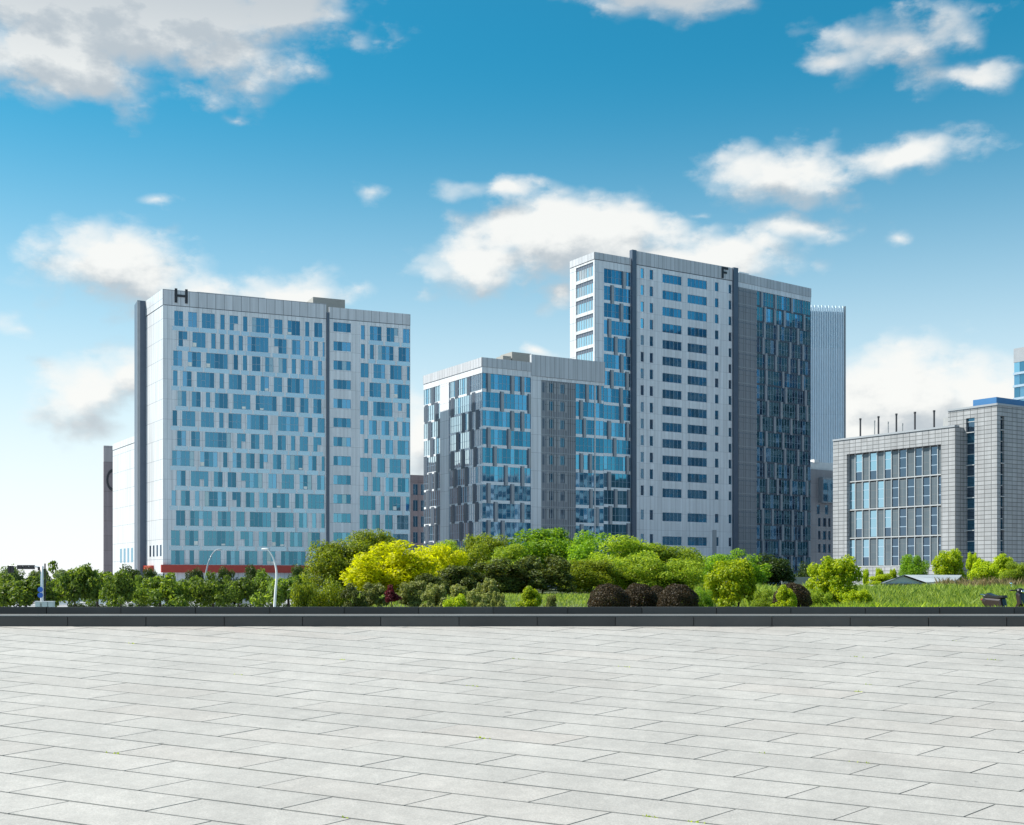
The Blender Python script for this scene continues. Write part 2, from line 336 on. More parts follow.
# ================================================================== building with the letter H
def build_H():
    P = at(163, 240.0); tA = vdir(3330)
    fr = Fac(P, tA); lf = Fac(P, TB, left=True)
    root = thing('office_block', 'wide pale office block with black letter H, grid of blue windows and red fascia', 'building', (P[0], P[1], 0))
    L1, L2, LR = fr.s(326.2), fr.s(329.2), fr.s(410.3)
    ztop = fr.z(289, 163.5); zpar = ztop-3.1
    ztopR = fr.z(310, 363)
    depth = 24
    c = MB()
    c0 = np.array(P)-.3*fr.n-.3*lf.n; c1 = np.array(fr.pt(LR-.05, -.3)); tb = np.array(TB)
    cs = np.array(fr.pt(L1, -.3))
    c.prism([tuple(c0), tuple(cs), tuple(cs+14*tb), tuple(c0+14*tb)], 0, ztop-1.0, 0, 1)
    c.prism([tuple(cs+np.array(tA)*.02), tuple(c1), tuple(c1+depth*tb), tuple(cs+np.array(tA)*.02+depth*tb)], 0, ztopR-1.0, 0, 1)
    c.build('wall', [M['h_panel'], M['roof']], root)
    # right-hand end wall
    ew = Fac(fr.pt(LR, 0), TB, left=False)
    # window rows
    fh = 3.9; zt0 = fr.z(310.4, 174); wh = 2.95
    sc = {'A': (165, 9.167), 'B': (245, 9.167), 'a': (165, 8.25), 'b': (245, 8.25), 'r': (325, 9.167), 'q': (325, 8.25)}
    rowsL = [
     {'A': [(85,163),(213,292),(338,460),(508,543),(592,668,'R'),(716,752)], 'B': [(65,222),(268,347),(392,507),(552,588),(635,707)]},
     {'A': [(124,203,'R'),(252,376),(424,459),(506,541),(590,625),(675,709)], 'B': [(22,222),(268,386,'L'),(432,506),(552,587),(633,667),(712,740)]},
     {'A': [(76,158),(210,330),(378,580),(630,667),(714,750)], 'B': [(65,137),(185,262),(307,384),(430,465),(510,623),(670,705)]},
     {'A': [(74,113),(163,242),(292,452),(500,536),(587,703)], 'B': [(18,95),(143,218),(265,340),(390,540),(588,725)]},
     {'A': [(115,197),(247,327),(375,410),(458,578),(627,785)], 'B': [(98,298),(342,458),(507,580),(627,702)]},
     {'A': [(70,108),(157,278),(330,447),(497,531),(582,697)], 'B': [(18,215),(303,498),(543,618),(665,725)]},
     {'A': [(112,190),(240,320),(368,613),(662,740,'R')], 'B': [(55,130),(177,254),(300,376),(422,457),(503,578),(627,697,'R')]},
     {'A': [(66,274),(323,487),(533,570),(620,693)], 'B': [(11,87),(133,210,'R'),(257,333),(380,537),(582,656),(703,735)]},
     {'a': [(97,167),(214,360,'M'),(404,472),(517,587),(630,808,'L')], 'b': [(193,262),(303,406),(450,552),(595,650)]},
     {'a': [(54,88),(133,204),(248,282),(328,511),(555,622,'L'),(668,733)], 'b': [(118,185),(228,370),(414,478),(520,648)]},
     {'a': [(92,165),(208,392,'M'),(436,546),(588,658)], 'b': [(42,220),(265,402),(446,512),(555,587),(630,655)]},
     {'a': [(50,122),(167,279),(322,580),(622,733,'L')], 'b': [(115,182),(222,330),(372,475),(518,620)]},
     {'a': [(50,157),(204,235),(282,465),(508,616),(658,766)], 'b': [(147,255),(297,512),(555,610)]}]
    rowsR = [{'r': x} for x in ([(330,367),(412,520),(565,672,'R'),(715,778)], [(330,365),(412,440),(487,632),(675,778)], [(328,402),(445,553),(598,706),(752,778)], [(327,360),(408,516),(560,592),(635,775)],
      [(323,397),(442,630),(670,705,'R'),(748,770)], [(323,357),(404,473),(518,588),(632,665),(708,770)], [(360,393),(442,512),(555,625),(665,770)], [(322,430),(480,547),(592,700),(745,770)])]
    rowsR += [{'q': x} for x in ([(322,352),(393,457),(500,560),(600,690)], [(288,420),(460,490),(530,630),(668,690)], [(285,350),(390,455),(495,558),(595,690)], [(285,420),(460,520),(560,690)], [(285,350),(390,500),(595,690)])]
    def conv(row):
        out = []
        for k, ws in row.items():
            x0, q = sc[k]
            for w in ws:
                a, b = fr.s(x0+w[0]/q), fr.s(x0+w[1]/q); b = a+max(1, round((b-a)/.84))*.84 if b-a < 12 else b
                out.append((a, min(b, LR-.12), w[2] if len(w) > 2 else None))
        out.sort(); res = []
        for w in out:
            if res and w[0] < res[-1][1]+.15: continue
            res.append(w)
        return res
    zb12 = fr.z(550.2, 172)
    fh = (zt0-zb12)/12
    A = [(zt0-k*fh-wh, zt0-k*fh, [(a, min(b, L1-.3), f) for a, b, f in conv(r) if a < L1-.6]) for k, r in enumerate(rowsL)]
    zr0 = fr.z(325.2, 363); fhR = (zr0-fr.z(476.7, 365))/8
    stair = (fr.s(333.5), fr.s(350.9))
    Rr = [(zr0-k*fhR-wh, zr0-k*fhR, conv(r)) for k, r in enumerate(rowsR)]
    zred1, zred0 = fr.z(564.6, 163), fr.z(572.5, 163)
    mb = MB()
    clad(mb, fr, A, 0, L1, zred1, zpar)
    sM = fr.s(357)
    clad(mb, fr, Rr, sM, LR, 4, ztopR-2.4)
    S = [(zr0-k*fhR-1.75, zr0-k*fhR+.15, [(stair[0], stair[1], None)]) for k in range(13)]
    clad(mb, fr, S, L2, sM, 4, ztopR-2.4)
    mb.build('cladding', M['h_panel'], root)
    pp = MB(); pp.box(fr, 0, L1, zpar+.12, ztop, -.3, .06); pp.box(fr, L2, LR, ztopR-2.28, ztopR, -.3, .06)
    pp.box(fr, L1, L2, 4, ztop-1.5, -1.3, -1.0); 
    pp.build('parapet', M['h_parapet'], root)
    rv = MB(); rv.box(fr, 0, L1, zpar, zpar+.12, -.3, -.08); rv.box(fr, L2, LR, ztopR-2.4, ztopR-2.28, -.3, -.08); rv.build('shadow_gap', M['fin_dark'], root)
    sl = MB(); sl.box(fr, L1+.02, L2-.02, 4, ztop-1.7, -.5, .25); sl.build('vertical_fin', M['fin_dark'], root)
    # spandrel glass under every row of windows
    for k, (z0, z1, ws) in enumerate(A):
        sp = MB()
        zb = (A[k+1][1] if k+1 < len(A) else zred1)+.06
        for a, b, f in ws: sp.box(fr, max(.9, a-.35), min(L1-.3, b+.35), zb, z0-.06, -.02, .012)
        sp.build('spandrel', M['h_spandrel'], root)
    for k, (z0, z1, ws) in enumerate(Rr[:-1]):
        sp = MB(); zb = Rr[k+1][1]+.06
        for a, b, f in ws[1:]: sp.box(fr, a-.3, min(LR-.15, b+.3), zb, z0-.06, -.02, .012)
        sp.build('spandrel', M['h_spandrel'], root)
    allw = [(fr, a, b, z0, z1, f) for z0, z1, ws in A+Rr for a, b, f in ws]
    allw.sort(key=lambda w: -(w[2]-w[1]))
    for w in allw[:100]: window('window', w[0], root, w[1], w[2], w[3], w[4], w[5], glint=0.06)
    window_stuff(allw[100:], root)
    for z0, z1, ws in S: window('stair_window', fr, root, ws[0][0], ws[0][1], z0, z1, mod=.95, trans=0)
    rd = MB(); rd.box(fr, -.4, fr.s(318), zred0, zred1-.02, -.3, .6); rd.box(lf, 6.5, 16.5, zred0+.3, zred1-.1, -.2, .6); rd.build('red_fascia', M['red'], root)
    gf = MB()
    for i in range(26): gf.pane(fr, i*1.9+.05, i*1.9+1.85, .4, zred0, -.5, 0)
    gf.build('shopfront', M['gd'], root)
    zH = fr.z(305, 176)+.45
    letter_H(fr, fr.s(174.6)-.0, zH, fr.s(187.6)-fr.s(174.6), 2.75, root).location = (fr.n[0]*.06, fr.n[1]*.06, 0)
    # sunlit left wall of glazed panels
    l1 = lf.s(146)
    sd = MB(); sd.box(lf, .0, l1, 5, zpar-.1, -.3, 0); sd.box(lf, 0, l1, zpar+.05, ztop, -.3, .06)
    sd.build('side_wall', M['h_side'], root)
    g2 = MB(); g2.box(lf, 0, l1, zpar-.1, zpar+.05, -.3, -.05); g2.build('shadow_gap', M['fin_dark'], root)
    for i in range(4):
        w = MB(); w.box(lf, 1.0+i*2.5, 2.0+i*2.5, 8.4, 10.6, -.02, .03); w.build('side_window', M['gd'], root)
    fn = MB(); fz = lf.z(303.8, 142)
    F2 = Fac(lf.pt(l1+.02, 0), tA); fn.box(F2, -1.65, -.0, 0, fz, -5.0, -.02); fn.build('vertical_fin', M['fin_dark'], root)
    fl_ = MB(); fl_.box(F2, -1.70, -1.15, 0, fz+.03, -.3, .03); fl_.build('fin_edge', M['fin_grey'], root)
    # roof plant
    rp = MB(); q = Fac(fr.pt(0, -4), tA)
    rp.box(q, q.s(197), q.s(265), ztop-1, ztop+1.0, -3, 0); rp.build('roof_screen', M['h_parapet'], root)
    ph = MB(); ph.box(q, q.s(313), q.s(345), ztop-4, q.z(297.5, 320), -5, 0); ph.build('penthouse', M['concrete'], root)
    return root, lf, tA
rootH, lfH, tAH = build_H()

def build_wing():
    s0, s1 = lfH.s(138.5), lfH.s(112.5)
    P = lfH.pt(s0, -.2); lf = Fac(P, TB, left=True)
    root = thing('office_wing', 'low white glazed wing behind the left edge of the office block with letter H', 'building', (P[0], P[1], 0))
    L = lf.s(112.8); zt = lf.z(435, 137)
    mb = MB(); mb.box(lf, 0, L, 0, zt-1.5, -12, 0); mb.box(lf, 0, L, zt-1.35, zt, -12, .05)
    mb.build('wall', M['h_side'], root)
    g = MB(); g.box(lf, 0, L, zt-1.5, zt-1.35, -11.9, -.06); g.build('shadow_gap', M['fin_dark'], root)
    for i in range(5):
        w = MB(); a = 2+i*3.1; w.box(lf, a, a+1.5, 7.5, 10.5, -.02, .03); w.build('window', M['gr'], root)
build_wing()

def build_C():
    P = at(103.8, 320); fr = Fac(P, vdir(3330)); L = 22
    root = thing('narrow_tower', 'mauve brown slab tower with dark letter C at the far left', 'building', (P[0], P[1], 0))
    zt = fr.z(445.5, 104); zm = fr.z(461.5, 104)
    mb = MB(); mb.box(fr, 0, L, 0, zm, -1.5, 0); mb.build('wall', M['brown'], root)
    t = MB(); t.box(fr, .0, L, zm, zt, -1.5, -.03); t.build('crown_band', M['brownlite'], root)
    c = MB(); n = 14; cs, cz, R = fr.s(113.2), fr.z(480, 110), 1240 and 2.0
    for i in range(n):
        a0, a1 = math.radians(50+260*i/n), math.radians(50+260*(i+1)/n)
        q = [(cs+r*math.cos(a)*.85, cz+r*1.45*math.sin(a)) for a, r in ((a0, R), (a1, R), (a1, R*.72), (a0, R*.72))]
        c.quad([(*fr.pt(s_, .12), z_) for s_, z_ in q][::-1]); c.quad([(*fr.pt(s_, .02), z_) for s_, z_ in q])
        c.quad([(*fr.pt(q[0][0], .02), q[0][1]), (*fr.pt(q[1][0], .02), q[1][1]), (*fr.pt(q[1][0], .12), q[1][1]), (*fr.pt(q[0][0], .12), q[0][1])])
    c.build('wall_letter', M['letter'], root)
build_C()

# ================================================================== curtain walls with staggered fins
CW = [M['g1'], M['g2'], M['g3'], M['gd']]
def curtain(fac, root, sL, sR, floors, finrows, mats=CW, mod=1.0, finw=1.0, weights=(5, 3, 2, 0), rnd=random, band=.72, budget=None, darkfin=False, bandmat=None):
    """per floor: one glazing band, one spandrel; each fin its own part"""
    for k, (z0, z1) in enumerate(floors):
        gl = MB(); n = max(1, round((sR-sL)/mod)); w = (sR-sL)/n
        for i in range(n):
            gl.pane(fac, sL+i*w+.02, sL+(i+1)*w-.02, z0+band, z1, -.18, rnd.choices(range(4), weights)[0])
        for i in range(n+1): gl.box(fac, sL+i*w-.025, sL+i*w+.025, z0+band, z1, -.2, -.10, 4)
        gl.box(fac, sL, sR, z0+band+(z1-z0-band)*.42-.02, z0+band+(z1-z0-band)*.42+.02, -.2, -.12, 4)
        gl.build('glazing_band', list(mats)+[M['mullion']], root)
        sp = MB(); sp.box(fac, sL, sR, z0+.02, z0+band-.02, -.25, -.12)
        sp.build('spandrel', bandmat or M['white_band'], root)
        fins = finrows[k] if k < len(finrows) else []
        for a in fins:
            if budget is not None:
                if budget[0] <= 0: break
                budget[0] -= 1
            if a > sR-.4: continue
            f = MB(); b = min(a+finw, sR)
            f.box(fac, a, a+finw*.32, z0+.05, z1+.35, -.2, -.06, 0); f.box(fac, a+finw*.32, b, z0+.05, z1+.35, -.2, -.03, 1)
            f.build('fin', [M['fin_dark'], M['fin_blue'] if darkfin else M['fin_grey']], root)

PM = at(482, 260.5); tM = vdir(2600); tF = vdir(2494); tR = vdir(2130)
frM = Fac(PM, tM); lfM = Fac(PM, vdir(-215), left=True)
PF = frM.pt(frM.s(594.5), 0); frF = Fac(PF, tF); lfF = Fac(PF, vdir(-240), left=True)
PR = frF.pt(frF.s(736.8), 0); frR = Fac(PR, tR)

def build_M():
    fr, lf = frM, lfM
    root = thing('glass_office_wing', 'mid rise office wing with glass corner and staggered fins, beside the letter F tower', 'building', (PM[0], PM[1], 0))
    zt = fr.z(357.3, 482.5); zt2 = fr.z(354.5, 532)
    LE = fr.s(594.2)
    Ll = lf.s(423.5)
    c = MB(); c0 = np.array(PM)-.3*fr.n-.3*lf.n; tb = np.array(lf.t)
    c1 = np.array(fr.pt(LE, -.3)); c.prism([tuple(c0), tuple(c1), tuple(c1+Ll*tb), tuple(c0+Ll*tb)], 0, zt-.8, 0, 1)
    c.build('wall', [M['core'], M['roof']], root)
    # parapets
    zp = fr.z(366.5, 482.5); s531, s541, s576 = fr.s(531), fr.s(541.3), fr.s(576)
    zp2 = fr.z(371.5, 531)
    pp = MB(); pp.box(fr, 0, s531, zp, zt, -.3, .12); pp.box(lf, 0, Ll, zp, zt, -.3, .12); pp.box(fr, s531+.01, fr.s(604.5), zp-.9, zt2, -.5, .2)
    pp.build('parapet', M['parapet'], root)
    f2 = MB(); f2.box(fr, 0, s531, zp-1.3, zp-.03, -.3, 0); f2.box(lf, 0, Ll, zp-1.3, zp-.03, -.3, 0); f2.box(fr, s541, fr.s(604.5), zp2-1.6, zp-.95, -.3, .02)
    f2.build('fascia', M['m_panel'], root)
    fh = 18.2*266/FP
    z1 = zp-1.35
    floors = [(z1-(k+1)*fh, z1-k*fh) for k in range(int(z1/fh))]
    q = lambda x: fr.s(415+x/6.346)
    fins = [[q(455), q(605), q(670)], [q(540), q(715)], [q(605), q(670)], [q(455), q(585)], [q(495), q(715)], [q(565), q(670)], [q(455), q(605)], [q(500), q(670)], [q(455), q(545)], [q(610)], [q(500)]]
    bud = [100]
    curtain(fr, root, .02, s531-.02, floors, fins, budget=bud)
    p = MB(); p.box(fr, s531, s541, 0, zp-.93, -.3, .05); p.build('pier', M['m_panel'], root)
    # louvred bay with two small windows a floor
    lo = MB(); zc = zp2-1.65
    flB = [(zc-(k+1)*fh, zc-k*fh) for k in range(int(zc/fh))]
    wa, wb = (fr.s(549.6), fr.s(553.8)), (fr.s(560.4), fr.s(564.9))
    rows = [(z1_-.45-2.0, z1_-.45, [(*wa, None), (*wb, None)]) for z0_, z1_ in flB]
    clad(lo, fr, rows, s541, s576-.02, 0, zc, -.35, -.08)
    for z0_, z1_ in flB:
        lo.box(fr, s541, s576-.02, z0_-.06, z0_+.10, -.1, -.04, 1)
        for s0, s1 in (wa, wb): lo.box(fr, s0-.55, s0-.02, z1_-2.7, z1_-.3, -.1, -.05, 2); lo.box(fr, s1+.02, s1+.55, z1_-2.7, z1_-.3, -.1, -.05, 2)
        lo.box(fr, s541+.1, s541+1.0, z1_-2.6, z1_-.4, -.1, -.055, 3)
    for i in range(16):
        a = s541+.2+i*(s576-s541-.4)/16; lo.box(fr, a, a+.10, 0, zc, -.1, -.01, 1)
    lo.build('louvred_bay', [M['louver'], M['fin_grey'], M['louver_lite'], M['fin_dark']], root)
    for z0, z1_, ws in rows:
        for s0, s1, f in ws: window('small_window', fr, root, s0, s1, z0, z1_, mod=1.0, d=-.25, mats=[M['gd'], M['g2'], M['gd'], M['gd']])
    q4 = lambda x: fr.s(530+x/7.5)
    fins2 = [[q4(415), q4(508)], [q4(370)], [q4(395)], [], [q4(372), q4(440)], [], [q4(445)], [q4(490)], [q4(375)], [q4(470)], []]
    curtain(fr, root, s576, fr.s(603.9), flB, fins2, budget=bud)
    # left wall: pier between two fields of bright glass with dark fins
    a, b = lf.s(449), lf.s(440.2)
    pr = MB(); pr.box(lf, a, b, 0, zp-1.35, -.3, .05); pr.build('pier', M['m_panel'], root)
    ql = lambda x: lf.s(415+x/6.346)
    L1f = [[272, 348], [245, 380], [315, 358, 405], [278, 370], [245, 312, 390], [262, 335], [290, 385], [250, 330, 400], [300, 360], [270, 340], [300]]
    L2f = [[122], [80, 142], [100, 165], [115], [75, 155], [105, 140], [90], [120, 160], [85, 140], [110], [150]]
    LW = [M['gl'], M['gr'], M['g3'], M['gd']]
    curtain(lf, root, .05, a-.02, floors, [[ql(x) for x in r] for r in L1f], mats=LW, finw=1.5, weights=(9, 1, 0, 0), budget=bud, band=.5, darkfin=True)
    curtain(lf, root, b+.02, Ll, floors, [[ql(x) for x in r] for r in L2f], mats=LW, finw=1.7, weights=(9, 1, 0, 0), budget=bud, band=.5, darkfin=True)
    rb = MB(); qq = Fac(fr.pt(0, -6), fr.t); rb.box(qq, qq.s(512), qq.s(531), zt-1, qq.z(352.8, 522), -5, 0); rb.build('roof_plant', M['concrete'], root)
    rb = MB(); rb.box(qq, qq.s(503), qq.s(511), zt-1, qq.z(356, 507), -3, 0); rb.build('roof_plant', M['concrete'], root)
build_M()

def build_F():
    fr, lf = frF, lfF
    root = thing('office_tower', 'tallest silver office tower with dark letter F near its roof edge', 'building', (PF[0], PF[1], 0))
    zt = fr.z(252, 595)
    s604, s631, s635, s733, s737 = fr.s(604), fr.s(630.8), fr.s(635.2), fr.s(732.2), fr.s(736.8)
    s757, sE = frR.s(757.2), frR.s(811)
    ztm = fr.z(250.9, 635.5); ztr = frR.z(272.5, 738)
    Ll = lf.s(570)
    tb = np.array(lf.t); c = MB()
    c0 = np.array(PF)-.3*fr.n-.3*lf.n; c1 = np.array(fr.pt(s635, -.3)); c2 = np.array(fr.pt(s737, -.3)); c3 = np.array(frR.pt(sE-.02, -.3))
    c.prism([tuple(c0), tuple(c1), tuple(c1+Ll*tb), tuple(c0+Ll*tb)], 0, zt-.8, 0, 1)
    c.prism([tuple(c1+.01*fr.t), tuple(c2), tuple(c2+Ll*tb), tuple(c1+.01*fr.t+Ll*tb)], 0, ztm-.8, 0, 1)
    c.prism([tuple(c2+.01*fr.t), tuple(c3), tuple(c3+24*tb), tuple(c2+.01*fr.t+24*tb)], 0, ztr-.8, 0, 1)
    c.build('wall', [M['core'], M['roof']], root)
    zp = fr.z(259.5, 595)
    pp = MB(); pp.box(fr, 0, s631, zp+.12, zt, -.3, .1); pp.box(lf, 0, Ll, zp+.12, zt, -.3, .1)
    pp.box(fr, s635, s733, ztm-3.0, ztm, -.3, .12); pp.box(frR, .1, sE, ztr-2.2, ztr, -.3, .1)
    pp.build('parapet', M['parapet'], root)
    sg = MB(); sg.box(fr, 0, s631, zp, zp+.12, -.3, -.08); sg.box(lf, 0, Ll, zp, zp+.12, -.3, -.08); sg.box(fr, s635, s733, ztm-3.12, ztm-3.0, -.3, -.08); sg.build('shadow_gap', M['fin_dark'], root)
    fa = MB(); fa.box(frR, .1, sE, ztr-3.4, ztr-2.23, -.3, .02); fa.build('fascia', M['f_panel'], root); fa = MB(); fa.box(fr, s604, s631, zp-1.6, zp, -.3, 0); fa.build('fascia', M['f_panel'], root)
    # dark vertical fins
    for a, b, zz in ((s631, s635, fr.z(250.2, 632)), (s733, s737, fr.z(268, 734))):
        f = MB(); f.box(fr, a+.02, b-.02, 0, zz, -.5, .55); f.build('vertical_fin', M['fin_dark'], root)
    # corner pier, glass field
    p = MB(); p.box(fr, 0, s604, frM.z(371.5, 531)-1.5, zp-.02, -.3, 0); p.build('pier', M['f_panel'], root)
    fh = 16.52*fr.pt(fr.s(662.5))[1]/FP
    z1 = zp-1.65
    floors = [(z1-(k+1)*fh, z1-k*fh) for k in range(int(z1/fh))]
    qa = lambda x: fr.s(565+x/10.31); qb = lambda x: fr.s(560+x/4.583); qc = lambda x: fr.s(530+x/7.5)
    fins = [[qa(590)], [qa(470)], [qa(565)], [qa(440)], [qb(248), qb(303)], [qb(275)], [qb(230), qb(300)], [qb(272)], [qc(675)], [qc(580), qc(718)], [qc(622)], [qc(718)], [qc(580)], [qc(630), qc(730)], [qc(590)], [qc(725)], [qc(680)], [qc(600)], [qc(650)]]
    bud = [100]
    curtain(fr, root, s604+.02, s631-.02, floors, fins, finw=1.05, budget=bud)
    # white face with small windows and strip windows
    zr0 = fr.z(273.6, 662.5); H = []
    zz = zr0
    for k in range(16):
        H.append(zz); zz -= fh if k < 13 else fh*1.45
    wn = [(640.7, 644, .9, 2.25), (649.8, 653.2, .9, 2.25), (662.5, 681.7, 0, 2.0), (687.6, 707, 0, 2.0), (715, 718.6, .2, 2.1), (728.7, 731.6, .15, 2.1)]
    cols = []
    mb = MB(); edges = [s635]+[fr.s((wn[i][1]+wn[i+1][0])/2) for i in range(5)]+[s733]
    for i, (a, b, up, h) in enumerate(wn):
        sa, sb = fr.s(a), fr.s(b)
        rows = [(z_+up*.5-h, z_+up*.5, [(sa, sb, None)]) for z_ in H]
        clad(mb, fr, rows, edges[i], edges[i+1], 0, ztm-3.15)
        for z0, z1_, ws in rows:
            if b-a > 10: window('strip_window', fr, root, sa, sb, z0, z1_, mod=1.15, d=-.2, trans=0, mats=[M['g1'], M['g2'], M['g1'], M['gd']])
            else: window('small_window', fr, root, sa, sb, z0, z1_, mod=1.2, d=-.22, trans=0, mats=[M['gr'] if a < 645 else M['g2'], M['gd'], M['g2'], M['gd']])
    mb.build('cladding', M['f_panel'], root)
    # louvred bay
    lo = MB(); lo.box(frR, .1, s757-.02, 0, ztr-3.45, -.3, -.08)
    zc = ztr-3.45
    nf = int(zc/fh)
    for k in range(nf): lo.box(frR, .1, s757-.02, zc-k*fh-.18, zc-k*fh, -.1, -.03, 1); lo.box(frR, .1, s757-.02, zc-k*fh-.9, zc-k*fh-.65, -.1, -.05, 2)
    for i in range(14):
        a = .25+i*(s757-.5)/14; lo.box(frR, a, a+.14, 0, zc, -.1, .0, 1)
    lo.build('louvred_bay', [M['louver'], M['fin_grey'], M['fin_dark']], root)
    rnd = random.Random(3)
    fl = [(zc-(k+1)*fh, zc-k*fh) for k in range(nf)]
    fr_rows = []
    for k in range(nf):
        xs, x = [], s757+rnd.uniform(.5, 3.5)
        while x < sE-1.2: xs.append(x); x += rnd.choice((3.6, 5.0, 6.2, 7.5))
        fr_rows.append(xs)
    curtain(frR, root, s757, sE-.05, fl, fr_rows, finw=1.05, rnd=rnd, mats=[M['gt'], M['gt'], M['g3'], M['gd']], weights=(5, 3, 2, 3), budget=bud, bandmat=M['fin_blue'], band=.5)
    # left wall of the tower above the wing: six floors of strip windows with dark louvre heads
    sdw = MB(); a, b = lf.s(593.2), lf.s(576)
    zs = [lf.z(245+178/10.31, 592)-k*175/10.31*lf.pt(2)[1]/FP for k in range(16)]
    rows = [(z_-3.05, z_, [(a, b, None)]) for z_ in zs if z_-3.05 > 1]
    clad(sdw, lf, rows, 0, Ll, 0, zp-.02); sdw.build('side_wall', M['h_side'], root)
    for z0, z1_, ws in rows[:9]:
        w = MB(); n = 7; wd = (b-a)/n
        for i in range(n): w.pane(lf, a+i*wd+.03, a+(i+1)*wd-.03, z0, z1_-.85, -.2, 0); w.box(lf, a+i*wd-.03, a+i*wd+.03, z0, z1_, -.24, -.14, 2)
        w.box(lf, a, b, z1_-.85, z1_, -.25, -.16, 1)
        w.build('strip_window', [M['gl'], M['fin_dark'], M['mullion_w']], root)
    # letter F, roof plant
    L = MB(); s0 = fr.s(721.2); w = fr.s(727.5)-s0; z0 = ztm-2.85; h = 2.7
    L.box(fr, s0, s0+w*.28, z0, z0+h, .14, .3); L.box(fr, s0+w*.28, s0+w, z0+h*.8, z0+h, .14, .3); L.box(fr, s0+w*.28, s0+w*.8, z0+h*.42, z0+h*.6, .14, .3)
    L.build('roof_letter', M['letter'], root)
    rp = MB(); q = Fac(frR.pt(0, -5), tR); rp.box(q, q.s(739), q.s(749), ztr-1, q.z(272.5, 744), -4, 0); rp.build('roof_plant', M['white_band'], root)
    cg = MB(); gq = Fac(fr.pt(0, 0), tF); cg.box(gq, gq.s(712.5), gq.s(715.5), 0, fr.z(530, 714), .0, .35); cg.build('exhaust_duct', M['fin_grey'], root)
build_F()

# ================================================================== far buildings
def build_far():
    # ribbed tower behind
    P = at(806, 420); f = Fac(P, vdir(9000))
    root = thing('ribbed_tower', 'distant pale blue tower of vertical ribs behind the letter F tower', 'building', (P[0], P[1], 0))
    L = f.s(844.6); zt = f.z(307, 830); mb = MB()
    mb.box(f, 0, L, 0, zt-1.5, -20, 0); mb.build('wall', M['stripe'], root)
    rb = MB(); n = 22
    for i in range(n+1): a = i*L/n; rb.box(f, a-.16, a+.16, 0, zt+(.45 if i % 2 else 0), .0, .5)
    rb.build('ribs', M['rib_blue'], root)
    gl = MB()
    for i in range(n): gl.pane(f, i*L/n+.2, (i+1)*L/n-.2, zt-14, zt-1.6, .03)
    gl.build('crown_glazing', M['gr'], root)
    e = MB(); e.box(f, L-.3, L+.15, 0, zt+.3, -.5, .7); e.build('edge_fin', M['fin_grey'], root)
    # mauve block
    P = at(806, 340); f = Fac(P, vdir(2300))
    root = thing('mauve_block', 'small grey mauve block with boxed glass bay, between the tower and tiled building', 'building', (P[0], P[1], 0))
    L = f.s(836); zt = f.z(470, 822); mb = MB(); rows = []
    rx = [(818.2, 820.6), (823, 826.3), (828.3, 830.5)]
    for py in (518, 531, 544):
        zc = f.z(py, 824); rows.append((zc-2.4, zc, [(f.s(a), f.s(b), None) for a, b in rx]))
    zc = f.z(505, 824); rows.insert(0, (zc-2.6, zc, [(f.s(817), f.s(820), None), (f.s(825), f.s(828.5), None)]))
    clad(mb, f, rows, 0, L, 0, zt, -.4, 0); mb.box(f, 0, L, 0, zt-.5, -14, -.4); mb.build('wall', M['brownlite'], root)
    for z0, z1, ws in rows:
        for a, b, _ in ws: window('window', f, root, a, b, z0, z1, mod=1.2, d=-.25, trans=0, mats=[M['gr'] if z1 == rows[0][1] else M['gd'], M['g2'], M['g2'], M['gd']])
    by = MB(); b0, b1 = f.s(818.3), f.s(832); by.box(f, b0, b1, f.z(503, 824), f.z(478, 824), 0, 1.6); by.build('bay_frame', M['fin_grey'], root)
    bg = MB()
    for i in range(3): bg.pane(f, b0+.2+i*(b1-b0-.4)/3, b0+.1+(i+1)*(b1-b0-.4)/3, f.z(502, 824), f.z(480, 824), 1.63)
    bg.build('bay_glazing', M['gr'], root)
    rf = MB(); rf.box(f, 0, L, zt, f.z(462, 822), -8, -1); rf.box(f, f.s(816), f.s(821), zt+2, f.z(459.5, 818), -5, -.6); rf.build('roof_plant', M['white_paint'], root)
    # brown block between H and the wing
    P = at(404, 330); f = Fac(P, vdir(3000))
    root = thing('brown_block', 'mauve brown block with plain windows in the gap between the two office blocks', 'building', (P[0], P[1], 0))
    L = f.s(432); zt = f.z(475, 415); mb = MB(); rows = []
    for py in (484, 500, 516, 532, 546): z_ = f.z(py, 415); rows.append((z_-2.9, z_, [(f.s(413.2), f.s(417.8), None), (f.s(421), f.s(425), None)]))
    clad(mb, f, rows, 0, L, 0, zt-1.9, -.4, 0); mb.box(f, 0, L, zt-1.8, zt, -.4, .1); mb.box(f, 0, L, 0, zt-.5, -14, -.4); mb.build('wall', M['brown'], root)
    for z0, z1, ws in rows:
        for a, b, _ in ws: window('window', f, root, a, b, z0, z1, mod=.7, d=-.25, mats=[M['g2'], M['g1'], M['gd'], M['gd']])
    # banded glass tower at the right edge
    P = at(1075, 350); f = Fac(P, TB, left=True); L = f.s(1013.6)
    root = thing('banded_tower', 'blue glass tower with pale floor bands cut by the right picture edge', 'building', (P[0], P[1], 0))
    zt = f.z(348, 1018); zg = f.z(362, 1018); c = MB(); c.box(f, 0, L, 0, zt-.2, -14, -.3); c.box(f, 0, L, zg, zt, -.3, 0); c.build('wall', M['fin_grey'], root)
    k = 0; z = zg
    while z > 4:
        g = MB()
        for i in range(int(L/2)): g.pane(f, .05+i*L/int(L/2), -.05+(i+1)*L/int(L/2), z-3.0, z, -.2, random.choice((0, 0, 1, 2)))
        g.build('glazing_band', [M['g1'], M['g3'], M['gr']], root)
        b = MB(); b.box(f, 0, L, z-3.7, z-3.02, -.25, .35); b.build('floor_band', M['mullion'], root); z -= 3.72
build_far()

